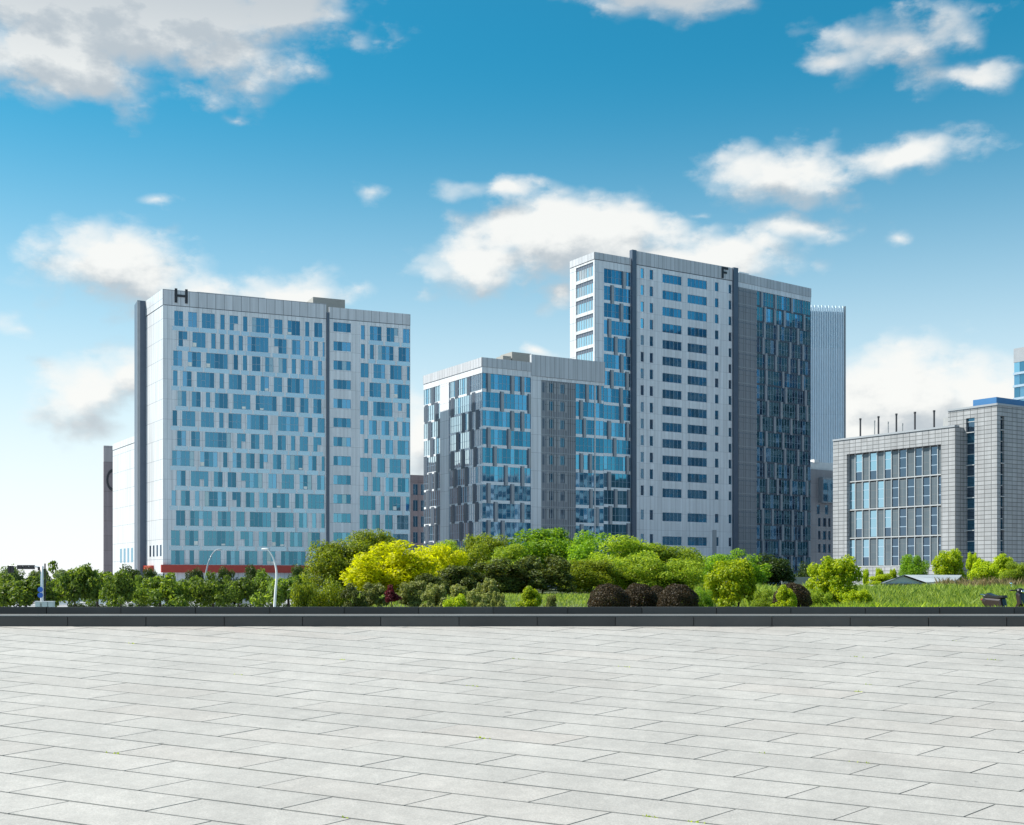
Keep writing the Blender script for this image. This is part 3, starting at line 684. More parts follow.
# ================================================================== tiled building on the right
def build_R():
    P = at(955.2, 165.0); TBr = vdir(-330)
    lf = Fac(P, TBr, left=True); tA = vdir(2455); rt = Fac(P, tA)
    root = thing('tiled_office', 'grey tiled low building with tall striped glazing and black vent pipes on roof', 'building', (P[0], P[1], 0))
    L = lf.s(833); zt = lf.z(426.8, 955); s0, s1 = lf.s(941), lf.s(846.8)
    zg1, zg0 = lf.z(444.2, 941), lf.z(566, 941)
    tw = Fac(rt.pt(rt.s(963.6), 0), TBr, left=True)      # taller block: left wall plane
    sC = tw.s(997); Pc = tw.pt(sC, 0); twr = Fac(Pc, tA); zt2 = tw.z(405, 997)
    mb = MB()
    rows = [(zg0, zg1, [(s0, s1, None)])]
    top = zt
    mb.box(lf, 0, L, zg1, zt, -.9, 0); mb.box(lf, 0, s0, 0, zg1, -.9, 0); mb.box(lf, s1, L, 0, zg1, -.9, 0); mb.box(lf, s0, s1, 0, zg0, -.9, 0)
    mb.box(lf, .05, L, 0, zt-.6, -16, -.9)
    mb.box(rt, 0, 9, 0, zt, -.0, .012)
    # taller block
    wl = (tw.s(974.6), tw.s(966)); b0 = tw.s(948)
    zw = tw.z(418, 970)
    clad(mb, tw, [(6.0, zw, [(min(wl), max(wl), None)])], sC, b0, 0, zt2, -.5, 0)
    ws2 = (twr.s(1000.5), twr.s(1004.2))
    clad(mb, twr, [(6.0, twr.z(416, 1002), [(ws2[0], ws2[1], None)])], 0, 26, 0, zt2, -.5, -.0)
    mb.box(tw, sC+.5, b0, 0, zt2-.8, -24, -.5)
    mb.build('wall', M['tile'], root)
    cp = MB(); cp.box(lf, 0, L, zt, zt+.25, -.9, .12); cp.box(tw, sC, b0, zt2, zt2+.25, -.9, .12); cp.box(twr, -.1, 26, zt2+.005, zt2+.255, -.9, .12); cp.build('coping', M['fin_grey'], root)
    for nm, F_, (a, b), zz in (('slit_window', tw, (min(wl), max(wl)), zw), ('slit_window', twr, ws2, twr.z(416, 1002))):
        w = MB(); z = 6.0; k = 0
        while z < zz-.2:
            h = min(1.45, zz-z); w.pane(F_, a, b, z+.04, z+h-.04, -.3, k % 2); w.box(F_, a, b, z-.05, z+.05, -.35, -.22 if k % 3 else .05, 2); z += 1.45; k += 1
        w.build(nm, [M['gd'], M['g2'], M['mullion_w']], root)
    # glazing field
    cx = [20,42,75,107,142,175,208,242,278,315,350,386,420,443]
    cs = [lf.s(844+x/4.583) for x in cx]; cs[0] = s1; cs[-1] = s0
    nrow = 4; fh = (zg1-zg0)/nrow
    sp = MB(); fr_ = MB()
    bk = MB(); bk.box(lf, s0, s1, zg0, zg1, -.88, -.8); 
    for r in range(nrow):
        z1 = zg1-r*fh; z0 = z1-fh
        for i in range(len(cs)-1):
            b, a = cs[i], cs[i+1]
            isg = (i+r) % 2 == 1
            if isg:
                w = MB(); m = 0 if i < 6 else 1
                w.pane(lf, a+.08, b-.08, z0+.2, z0+fh*.34, -.55, m if random.random() < .6 else 1); w.pane(lf, a+.08, b-.08, z0+fh*.36, z0+fh*.68, -.55, m); w.pane(lf, a+.08, b-.08, z0+fh*.70, z1-.2, -.55, m)
                for q in (.35, .69): w.box(lf, a+.08, b-.08, z0+fh*q-.04, z0+fh*q+.04, -.6, -.5, 2)
                w.build('window', [M['gr'], M['gd'], M['mullion']], root)
            else: sp.box(lf, a+.06, b-.06, z0+.2, z1-.2, -.7, -.52)
        fr_.box(lf, s0, s1, z0-.0, z0+.15, -.75, -.36)
    for s_ in cs: fr_.box(lf, s_-.05, s_+.05, zg0, zg1, -.75, -.40)
    sp.build('spandrel', M['spandrel_r'], root); fr_.build('window_grid', M['mullion_w'], root)
    # roof: vent pipes and plant
    q = Fac(lf.pt(0, -5), TBr, left=True)
    for x, y0, y1, kind in ((75,405,485,1),(140,415,455,0),(158,395,460,1),(202,420,465,0),(240,383,465,1),(268,428,465,0),(325,375,458,1),(413,368,448,1)):
        px = 844+x/4.583; s_ = q.s(px); z1 = q.z(330+y0/4.583, px); p = q.pt(s_, 0); r = .125 if kind else .08
        t = MB(); t.tube([(*p, zt-.7), (*p, z1-.25), (*p, z1-.25), (*p, z1)], [r, r, r*1.35, r*1.35], 10); t.build('vent_pipe', M['dark_pipe'] if kind else M['light_pipe'], root)
    u = MB(); u.box(q, q.s(951), q.s(943), zt-.6, q.z(417.5, 946), -3, 0); u.build('roof_plant', M['light_pipe'], root)
    bb = MB(); q2 = Fac(tw.pt(0, -1.5), TBr, left=True); z1 = q2.z(397.8, 990); bb.box(q2, q2.s(996.5), q2.s(973), zt2-.5, z1, -8, 0); bb.build('blue_roof_tank', M['blue_paint'], root)
build_R()

# off to the right, seen only as reflections in the fronts
def build_side():
    for (x0, x1, y0, y1, h, lab, n) in ((150, 185, 120, 222, 40, 'long office slab of dark banded windows across the street to the right', 0), (155, 195, 232, 345, 86, 'tall dark gridded office slab beyond the long slab to the right', 1)):
        root = thing('street_block', lab, 'building', (x0, y0, 0))
        f = Fac((x0, y0), (0, 1), left=True)
        c = MB(); c.box(f, 0, y1-y0, 0, h, -(x1-x0), -.3); c.build('wall', M['fin_blue'] if n else M['fin_grey'], root)
        z = 1.0
        while z < h-3:
            g = MB(); W = 4.0; k = 0
            while k*W < y1-y0-W: g.pane(f, k*W+.5, k*W+W-.4, z+.9, z+3.2, -.25, random.choice((0, 0, 1))); k += 1
            g.build('glazing_band', [M['gd'], M['g2']], root); z += 3.9
build_side()

# ================================================================== ground, plaza, steps
def sm(a, b, x):
    t = np.clip((x-a)/(b-a), 0, 1); return t*t*(3-2*t)
def terrain(X, Y):
    X, Y = np.asarray(X, float), np.asarray(Y, float)
    h = 2.45*sm(19.0, 20.5, Y)+.55*sm(42, 56, Y); h = h*(1-sm(102, 122, Y))
    edge = -0.175*Y
    h = h-.06*np.exp(-((X-16.4)**2+(Y-40.5)**2)/5)
    return h*sm(edge, edge+2.5, X)*(1-sm(70, 80, X))
SL, HP = 0.123, 3.0
def plaza_z(Y): return SL*Y+CZ-HP
YW = 18.7
def ground():
    mb = MB(); S = 6000
    mb.quad([(-S, -S, -.02), (S, -S, -.02), (S, S, -.02), (-S, S, -.02)])
    tag(mb.build('ground', M['ground']), kind='structure')
    xs = np.arange(-60, 84, 2.0); ys = np.arange(19.0, 126, 1.5); XX, YY = np.meshgrid(xs, ys)
    rs = np.random.RandomState(1); ZZ = terrain(XX, YY); ZZ = ZZ-.2*(ZZ < .05)+(ZZ > .1)*rs.uniform(-.04, .04, ZZ.shape)
    mb = MB(); nx = len(xs)
    mb.v = np.stack([XX.ravel(), YY.ravel(), ZZ.ravel()], 1).tolist()
    for j in range(len(ys)-1):
        for i in range(nx-1): a = j*nx+i; mb.f.append((a, a+1, a+1+nx, a+nx)); mb.m.append(0); mb.uv += [(0, 0)]*4
    tag(mb.build('garden_mound', M['soil'], smooth=True), kind='structure')
ground()

def paving():
    a = np.array((3160.0, -1240.0)); a /= np.linalg.norm(a)
    b = np.array((1448.0, 1240.0)); b /= np.linalg.norm(b)
    P0 = np.array((-1.381, 3.397))*HP; LT, WT = .454*HP, .1655*HP; g = .008
    mb = MB(); rs = random.Random(5)
    for j in range(-60, 80):
        for i in range(-60, 60):
            o = P0+a*((i+(.5 if j % 2 else 0)+.03*math.sin(j*1.7))*LT)+b*(j*WT)
            cc = o+a*LT/2+b*WT/2
            if not (-34 < cc[0] < 34 and -5.0 < cc[1] < 19.25): continue
            dz = rs.uniform(-.0015, .0015); ga, gb = a*g*.95, b*g*1.7
            q = [o+ga+gb, o+a*LT-ga+gb, o+a*LT+b*WT-ga-gb, o+b*WT+ga-gb]
            tp = [(p[0], p[1], plaza_z(p[1])+dz+rs.uniform(-.0007, .0007)) for p in q]; bt = [(p[0], p[1], p[2]-.03) for p in tp]
            base = len(mb.v); mb.v += tp+bt
            for f in ((0, 1, 2, 3), (0, 4, 5, 1), (1, 5, 6, 2), (2, 6, 7, 3), (3, 7, 4, 0)):
                mb.f.append(tuple(base+k for k in f)); mb.m.append(0)
                mb.uv += [(mb.v[base+k][0], mb.v[base+k][1]) for k in f]
    # pale granite with speckle, wear patches and a different tone per slab
    m, nt, out = new_mat('pale_granite_paving')
    bs = N(nt, 'ShaderNodeBsdfPrincipled'); bs.inputs['Roughness'].default_value = .62
    ge = N(nt, 'ShaderNodeNewGeometry')
    def noise(scale, det, rough=.6):
        n = N(nt, 'ShaderNodeTexNoise'); n.inputs['Scale'].default_value = scale; n.inputs['Detail'].default_value = det; n.inputs['Roughness'].default_value = rough
        nt.links.new(ge.outputs['Position'], n.inputs['Vector']); return n.outputs['Fac']
    def rng(src, lo, hi, a0=.3, a1=.7):
        r = N(nt, 'ShaderNodeMapRange'); r.inputs['From Min'].default_value = a0; r.inputs['From Max'].default_value = a1; r.inputs['To Min'].default_value = lo; r.inputs['To Max'].default_value = hi
        nt.links.new(src, r.inputs['Value']); return r.outputs[0]
    fs = [rng(ge.outputs['Random Per Island'], .96, 1.035, 0, 1), rng(noise(55, 3), .84, 1.1), rng(noise(9, 5), .93, 1.05), rng(noise(.55, 5), .91, 1.05), rng(noise(2.3, 6, .7), .93, 1.03, .45, .62), rng(noise(220, 1), .86, 1.12)]
    vo = N(nt, 'ShaderNodeTexVoronoi'); vo.inputs['Scale'].default_value = 1.5; nt.links.new(ge.outputs['Position'], vo.inputs['Vector'])
    sz = N(nt, 'ShaderNodeSeparateColor'); nt.links.new(vo.outputs['Color'], sz.inputs[0])
    th = N(nt, 'ShaderNodeMapRange'); th.inputs['From Min'].default_value = .6; th.inputs['To Min'].default_value = 0; th.inputs['To Max'].default_value = .07; nt.links.new(sz.outputs[0], th.inputs['Value'])
    gt = N(nt, 'ShaderNodeMath', operation='LESS_THAN'); nt.links.new(vo.outputs['Distance'], gt.inputs[0]); nt.links.new(th.outputs[0], gt.inputs[1])
    fs.append(rng(gt.outputs[0], 1.0, .72, 0, 1))
    cur = fs[0]
    for f in fs[1:]:
        mm = N(nt, 'ShaderNodeMath', operation='MULTIPLY'); nt.links.new(cur, mm.inputs[0]); nt.links.new(f, mm.inputs[1]); cur = mm.outputs[0]
    mx = N(nt, 'ShaderNodeMix', data_type='RGBA', blend_type='MULTIPLY'); mx.inputs[0].default_value = 1
    mt = N(nt, 'ShaderNodeMix', data_type='RGBA'); mt.inputs[6].default_value = (.405, .388, .370, 1); mt.inputs[7].default_value = (.41, .382, .36, 1)
    wn = N(nt, 'ShaderNodeTexWhiteNoise', noise_dimensions='1D'); nt.links.new(ge.outputs['Random Per Island'], wn.inputs['W'])
    pw = N(nt, 'ShaderNodeMath', operation='POWER'); pw.inputs[1].default_value = 6; nt.links.new(wn.outputs['Value'], pw.inputs[0]); nt.links.new(pw.outputs[0], mt.inputs[0])
    nt.links.new(mt.outputs[2], mx.inputs[6]); nt.links.new(cur, mx.inputs[7]); nt.links.new(mx.outputs[2], bs.inputs['Base Color'])
    bp = N(nt, 'ShaderNodeBump'); bp.inputs['Strength'].default_value = .25; bp.inputs['Distance'].default_value = .004; nt.links.new(noise(70, 4), bp.inputs['Height']); nt.links.new(bp.outputs[0], bs.inputs['Normal'])
    nt.links.new(bs.outputs[0], out.inputs[0])
    tag(mb.build('plaza_paving', m), kind='structure')
    # bedding and jointing sand with moss, just under the slab tops
    m2, nt, out = new_mat('mossy_joint_sand'); bs = N(nt, 'ShaderNodeBsdfPrincipled'); bs.inputs['Roughness'].default_value = .95
    ge = N(nt, 'ShaderNodeNewGeometry'); n1 = N(nt, 'ShaderNodeTexNoise'); n1.inputs['Scale'].default_value = 1.6; n1.inputs['Detail'].default_value = 5; nt.links.new(ge.outputs['Position'], n1.inputs['Vector'])
    cr = N(nt, 'ShaderNodeValToRGB'); e = cr.color_ramp; e.elements[0].position = .42; e.elements[0].color = (.12, .118, .105, 1); e.elements[1].position = .66; e.elements[1].color = (.10, .105, .035, 1)
    x = e.elements.new(.54); x.color = (.07, .068, .055, 1)
    nt.links.new(n1.outputs['Fac'], cr.inputs[0]); nt.links.new(cr.outputs[0], bs.inputs['Base Color']); nt.links.new(bs.outputs[0], out.inputs[0])
    mb = MB(); z = lambda y: plaza_z(y)-.013
    mb.quad([(-35, -5.6, z(-5.6)), (35, -5.6, z(-5.6)), (35, 19.4, z(19.4)), (-35, 19.4, z(19.4))])
    mb.quad([(-35, -5.6, -.01), (35, -5.6, -.01), (35, -5.6, z(-5.6)), (-35, -5.6, z(-5.6))])
    for x, s_ in ((35, 1), (-35, -1)): mb.quad([(x, -5.6, -.01), (x, 19.4, -.01), (x, 19.4, z(19.4)), (x, -5.6, z(-5.6))][::s_])
    tag(mb.build('plaza_bed', m2), kind='structure')
    # moss and weed tufts in a few joints, leaves and litter on the slabs
    tf = MB(); rs = random.Random(11)
    for _ in range(420):
        j = rs.randint(-60, 60); t = rs.uniform(-30, 30)
        p = P0+a*t+b*(j*WT)
        if not (-12 < p[0] < 14 and 7.5 < p[1] < 18): continue
        for k in range(rs.randint(3, 9)):
            q = p+a*rs.uniform(-.09, .09)+b*rs.uniform(-.008, .008); zz = plaza_z(q[1])
            h = rs.uniform(.006, .02); w = rs.uniform(.006, .014); th = rs.uniform(0, 6.28)
            dx, dy = w*math.cos(th), w*math.sin(th); lx, ly = rs.uniform(-.012, .012), rs.uniform(-.012, .012)
            tf.quad([(q[0]-dx, q[1]-dy, zz-.006), (q[0]+dx, q[1]+dy, zz-.006), (q[0]+lx, q[1]+ly, zz+h)])
    tag(tf.build('joint_moss', M['lf_lime']), kind='stuff', label='tiny tufts of moss growing along the paving joints', cat='moss')
paving()

def granite_blocks():
    m = M['granite_dark']; nt = m.node_tree; b = [n for n in nt.nodes if n.type == 'BSDF_PRINCIPLED'][0]
    src = b.inputs['Base Color'].links[0].from_socket
    ge = N(nt, 'ShaderNodeNewGeometry'); mr = N(nt, 'ShaderNodeMapRange'); mr.inputs['To Min'].default_value = .75; mr.inputs['To Max'].default_value = 1.35
    nt.links.new(ge.outputs['Random Per Island'], mr.inputs['Value'])
    mx = N(nt, 'ShaderNodeMix', data_type='RGBA', blend_type='MULTIPLY'); mx.inputs[0].default_value = 1
    nt.links.new(src, mx.inputs[6]); nt.links.new(mr.outputs[0], mx.inputs[7]); nt.links.new(mx.outputs[2], b.inputs['Base Color'])
granite_blocks()
def steps():
    rs = random.Random(2)
    F = Fac((-35, YW), (1, 0)); zb = plaza_z(YW); z1 = CZ-37/FP*YW
    Y2 = YW*37/35.2; z2 = CZ-27/FP*Y2
    for nm, lab, f, z0, zz, dep, ph in (('granite_step', 'low dark granite step with tread tinted pale as sunlit along the plaza edge', F, zb-.3, z1, Y2-YW, 0.0), ('granite_kerb_wall', 'dark granite kerb wall behind the step, in front of the planting', Fac((-35, Y2), (1, 0)), 1.0, z2, .12, .5)):
        mb = MB(); a = ph-1.2
        while a < 70:
            w = 1.18; off = rs.uniform(-.004, .004)
            mb.box(f, max(a, 0)+.006, min(a+w, 70)-.006, z0, zz+off*.4, -dep-.0, off)
            a += w
        mb.box(f, .01, 69.9, z0+.01, zz-.006, -.05, -.03)
        # the lower step's tread is a sheet 4 mm proud, coloured paler to read as sunlit
        if nm == 'granite_step':
            root = tag(mb.build(nm, M['granite_dark']), lab, 'step')
            t = MB(); t.box(f, 0, 70, zz+.003, zz+.02, -dep+.005, -.02); tr = t.build('tread', M['tread'], root)
        else: tag(mb.build(nm, M['granite_dark']), lab, 'wall')
steps()

# ================================================================== vegetation
def crown(clumps, leaves, lsize, seed, mb_mat=0, flat=0.0, droop=0.0, shape=1.0):
    """leaf-sized rhombs spread through clumps; clumps = [(x,y,z,r)]; returns (verts, faces)"""
    rs = np.random.RandomState(seed); V = []
    tot = sum(c[3]**2 for c in clumps)
    for (x, y, z, r) in clumps:
        n = max(8, int(leaves*r*r/tot))
        d = rs.normal(size=(n, 3)); d /= np.linalg.norm(d, axis=1)[:, None]
        rad = r*np.power(rs.uniform(.12, 1, n), .42)
        c = np.array((x, y, z))+d*rad[:, None]*np.array((1, 1, .82))
        nrm = d*.7+rs.normal(size=(n, 3))*.6+np.array((0, 0, .45)); nrm /= np.linalg.norm(nrm, axis=1)[:, None]
        t = np.cross(nrm, rs.normal(size=(n, 3))); t /= np.linalg.norm(t, axis=1)[:, None]
        w = np.cross(nrm, t); L = lsize*rs.uniform(.6, 1.35, n)[:, None]; W = L*.52*shape
        t[:, 2] -= droop; 
        V.append(np.stack([c-t*L*.5, c+w*W*.5+nrm*L*.08, c+t*L*.5, c-w*W*.5+nrm*L*.08], 1).reshape(-1, 3))
    V = np.concatenate(V); n = len(V)//4
    return V, np.arange(n*4).reshape(n, 4)
def shell(n, lsize, seed):
    rs = np.random.RandomState(seed); d = rs.normal(size=(n, 3)); d /= np.linalg.norm(d, axis=1)[:, None]
    lump = 1+.035*np.sin(d[:, 0]*9+seed)*np.cos(d[:, 1]*8)+.03*np.sin(d[:, 2]*11+d[:, 0]*5)
    c = np.array((0, 0, .5))+d*(.5*lump*np.where(rs.uniform(size=n) < .35, rs.uniform(.6, .9, n), rs.uniform(.92, 1.02, n)))[:, None]
    nrm = d*.9+rs.normal(size=(n, 3))*.55; nrm /= np.linalg.norm(nrm, axis=1)[:, None]
    t = np.cross(nrm, rs.normal(size=(n, 3))); t /= np.linalg.norm(t, axis=1)[:, None]; w = np.cross(nrm, t)
    L = lsize*rs.uniform(.6, 1.3, n)[:, None]; W = L*.5
    V = np.stack([c-t*L*.5, c+w*W*.5, c+t*L*.5, c-w*W*.5], 1).reshape(-1, 3)
    return V, np.arange(n*4).reshape(n, 4)
def mesh_from(name, V, Fq, mat):
    me = bpy.data.meshes.new(name); me.from_pydata(V.tolist(), [], Fq.tolist()); me.materials.append(mat); me.update(); return me
def clump_set(rs, n, a, b, c, zc, rmin, rmax, low=-.6, bump=.12, inner=.25, kmin=.62):
    out = []
    for i in range(n):
        while True:
            d = rs.normal(size=3); d /= np.linalg.norm(d)
            if d[2] > low: break
        k = rs.uniform(kmin, 1.0)+rs.uniform(-abs(bump), abs(bump))
        if rs.uniform() < inner: k *= .5
        r = rs.uniform(rmin, rmax)
        out.append((d[0]*(a-r*.6)*k, d[1]*(b-r*.6)*k, zc+d[2]*(c-r*.6)*k, r))
    return out
def trunk_mesh(rs, th, r0, clumps, limbs=7, stems=1, spread=.12):
    mb = MB()
    for s_ in range(stems):
        ang = rs.uniform(0, 6.28); off = spread*(stems > 1)
        bx, by = off*.5*math.cos(ang), off*.5*math.sin(ang); tx, ty = bx+rs.uniform(-.03, .03)+off*math.cos(ang), by+rs.uniform(-.03, .03)+off*math.sin(ang)
        rr = r0/(1 if stems == 1 else 1.6)
        mb.tube([(bx, by, -.03), (bx*.7+tx*.3, by*.7+ty*.3, th*.5), (tx, ty, th)], [rr*1.25, rr, rr*.8], 7)
        for k in range(max(2, limbs//stems)):
            c = clumps[rs.randint(len(clumps))]
            mid = (tx*.5+c[0]*.5+rs.uniform(-.03, .03), ty*.5+c[1]*.5, th*.45+c[2]*.55-.02)
            mb.tube([(tx, ty, th*.93), mid, (c[0], c[1], c[2])], [rr*.6, rr*.36, rr*.12], 5)
    return mb
PROTO = {}
def proto(kind, n_var=1, **k):
    PROTO[kind] = []
    for v in range(n_var):
        seed = hash_(kind)+v*17; rs = np.random.RandomState(seed)
        cl = clump_set(rs, k['n'], k['a'], k['a'], k['c'], k['zc'], k['rmin'], k['rmax'], k.get('low', -.6), k.get('bump', .12), k.get('inner', .25), k.get('kmin', .62))
        if kind == 'ball': V, Fq = shell(k['leaves'], k['leaf'], seed)
        else: V, Fq = crown(cl, k['leaves'], k['leaf'], seed+1, droop=k.get('droop', 0), shape=k.get('shape', 1.0))
        # normalise: base at z = 0, top at 1, half width 0.5
        top = np.percentile(V[:, 2], 99.7); hw = np.percentile(np.abs(V[:, 0]), 98.5)
        sx, sz = .5/hw, 1/top
        zlo = np.percentile(V[:, 2], .5); bot = k.get('bot', .02); zs = (1-bot)/(top-zlo)
        V = np.stack([V[:, 0]*sx, V[:, 1]*sx, bot+(V[:, 2]-zlo)*zs], 1); cl = [(c[0]*sx, c[1]*sx, bot+(c[2]-zlo)*zs, c[3]) for c in cl]; sz = 1
        me = mesh_from(kind+'_crown', V, Fq, k['mat'])
        tm = trunk_mesh(rs, k['th']*sz, k['r0'], cl, k.get('limbs', 7), k.get('stems', 1))
        t = bpy.data.meshes.new(kind+'_trunk'); t.from_pydata(tm.v, [], tm.f); t.materials.append(k.get('bark', M['bark'])); t.polygons.foreach_set('use_smooth', [True]*len(t.polygons)); t.update()
        PROTO[kind].append((me, t))
def hash_(s): return sum(ord(c)*(i+3) for i, c in enumerate(s)) % 9973
proto('street', 4, n=24, a=.5, c=.36, zc=.66, rmin=.08, rmax=.18, leaves=4600, leaf=.058, mat=M['lf_street'], th=.42, r0=.026, limbs=10, low=-.6, bot=.20, bump=.24)
proto('dome', 2, n=60, a=.5, c=.5, zc=.50, rmin=.12, rmax=.18, leaves=20000, leaf=.033, mat=M['lf_dome'], th=.3, r0=.03, low=-.9, bump=.08)
proto('gold', 2, n=44, a=.5, c=.40, zc=.60, rmin=.09, rmax=.17, leaves=15000, leaf=.038, mat=M['lf_gold'], th=.4, r0=.02, limbs=11, bump=.24, low=-.85, bot=.04)
proto('green', 3, n=62, a=.5, c=.5, zc=.53, rmin=.10, rmax=.17, leaves=19000, leaf=.036, mat=M['lf_green'], th=.3, r0=.028, bump=.12, low=-.9)
proto('light', 3, n=60, a=.5, c=.5, zc=.52, rmin=.09, rmax=.17, leaves=17000, leaf=.042, mat=M['lf_light'], th=.28, r0=.02, stems=3, bump=.16, droop=.25, shape=.7, low=-.9, kmin=.5)
proto('lime', 2, n=44, a=.5, c=.5, zc=.54, rmin=.10, rmax=.17, leaves=9500, leaf=.055, mat=M['lf_lime'], th=.34, r0=.018, stems=2, bump=.14, low=-.8, bot=.10)
proto('dark', 2, n=40, a=.5, c=.5, zc=.5, rmin=.11, rmax=.19, leaves=9000, leaf=.05, mat=M['lf_dark'], th=.3, r0=.025, low=-.8, bot=.08)
proto('bronze', 3, n=50, a=.5, c=.5, zc=.5, rmin=.09, rmax=.16, leaves=12000, leaf=.05, mat=M['lf_bronze'], th=.3, r0=.022, stems=3, bump=.14, low=-.9)
proto('ball', 2, n=150, a=.5, c=.5, zc=.5, rmin=.09, rmax=.10, leaves=30000, leaf=.036, mat=M['lf_ball'], th=.25, r0=.02, bump=-.0, low=-.9, kmin=.96, inner=.2)
proto('pale', 2, n=36, a=.5, c=.48, zc=.52, rmin=.09, rmax=.15, leaves=6500, leaf=.06, mat=M['lf_pale'], th=.3, r0=.02, stems=3, bump=.14, bark=M['bark_lite'], low=-.8, bot=.08)
proto('maroon', 1, n=18, a=.5, c=.45, zc=.55, rmin=.10, rmax=.16, leaves=1800, leaf=.09, mat=M['lf_maroon'], th=.35, r0=.02, bump=.2, bot=.5)
proto('far', 2, n=26, a=.5, c=.42, zc=.58, rmin=.12, rmax=.2, leaves=3000, leaf=.08, mat=M['lf_far'], th=.36, r0=.028, bot=.2)
rp = random.Random(21)
def plant(name, kind, px, top, wpx, Y, label, cat, group=None, base=None):
    X, _ = at(px, Y); zb = float(terrain(X, Y)) if base is None else base
    zt = zat(top, Y); w = wpx/FP*Y
    root = thing(name, label, cat, (X, Y, zb), group)
    me, tm = PROTO[kind][rp.randrange(len(PROTO[kind]))]
    rz = rp.uniform(0, 6.28)
    for nm, d in (('trunk' if cat == 'tree' else 'stem', tm), ('crown' if cat == 'tree' else 'foliage', me)):
        o = bpy.data.objects.new(nm, d); C.objects.link(o); o.parent = root; o.rotation_euler = (0, 0, rz); o.scale = (w, w, zt-zb)
    return root
G1 = 'street trees along the road on the left'
for px, top, w, Y, lab in (
    (3, 572, 30, 160, 'street tree cut by the left picture edge'),
    (26, 575, 50, 136, 'broad street tree under the traffic signal arm'),
    (56, 574, 22, 158, 'slim street tree just right of the white signal mast'),
    (75, 562.5, 34, 142, 'tallest street tree between signal mast and mauve brown tower'),
    (97, 567, 42, 150, 'wide street tree in front of the mauve brown tower base'),
    (121, 571, 34, 130, 'street tree in front of the white glazed wing'),
    (139, 576, 26, 150, 'small bushy street tree before the dark fin of the white office side'),
    (160, 574, 44, 134, 'wide street tree before the lit white corner of the H block'),
    (187, 577, 30, 152, 'street tree just left of the grey street lamp, below the red fascia'),
    (213, 573, 42, 136, 'street tree just right of the grey street lamp'),
    (239, 576, 30, 150, 'street tree midway between the two street lamps'),
    (259, 570, 36, 165, 'dark street tree just left of the white street lamp'),
    (289, 573, 46, 146, 'street tree just right of the white street lamp, beside rounded shrubs')):
    plant('street_tree', 'street', px, top, w*1.12, Y, lab, 'tree', G1)
G2 = 'far trees behind the street tree row'
for px, top, w, lab in ((12, 566, 26, 'hazy far tree behind the signal heads at far left'), (38, 569, 22, 'hazy far tree directly behind the signal mast'), (66, 570, 24, 'hazy far tree left of the mauve brown tower'),
    (128, 566, 28, 'dark far tree poking up before the white glazed wing'), (150, 568, 24, 'far tree touching the red strip at the white corner'), (196, 569, 22, 'far tree before the red fascia, left of grey lamp'), (225, 568, 22, 'far tree before the red fascia, right of grey lamp'), (252, 566, 24, 'far tree before the red fascia, left of white lamp'), (300, 566, 30, 'far tree before the red fascia end, above rounded shrubs')):
    plant('background_tree', 'far' if px < 100 else 'dark', px, top, w, 200, lab, 'tree', G2)
T = 'tree'; S = 'shrub'
G3 = 'garden trees on the mound'; G4 = 'low shrubs along the kerb wall'; G5 = 'clipped ball shrubs'
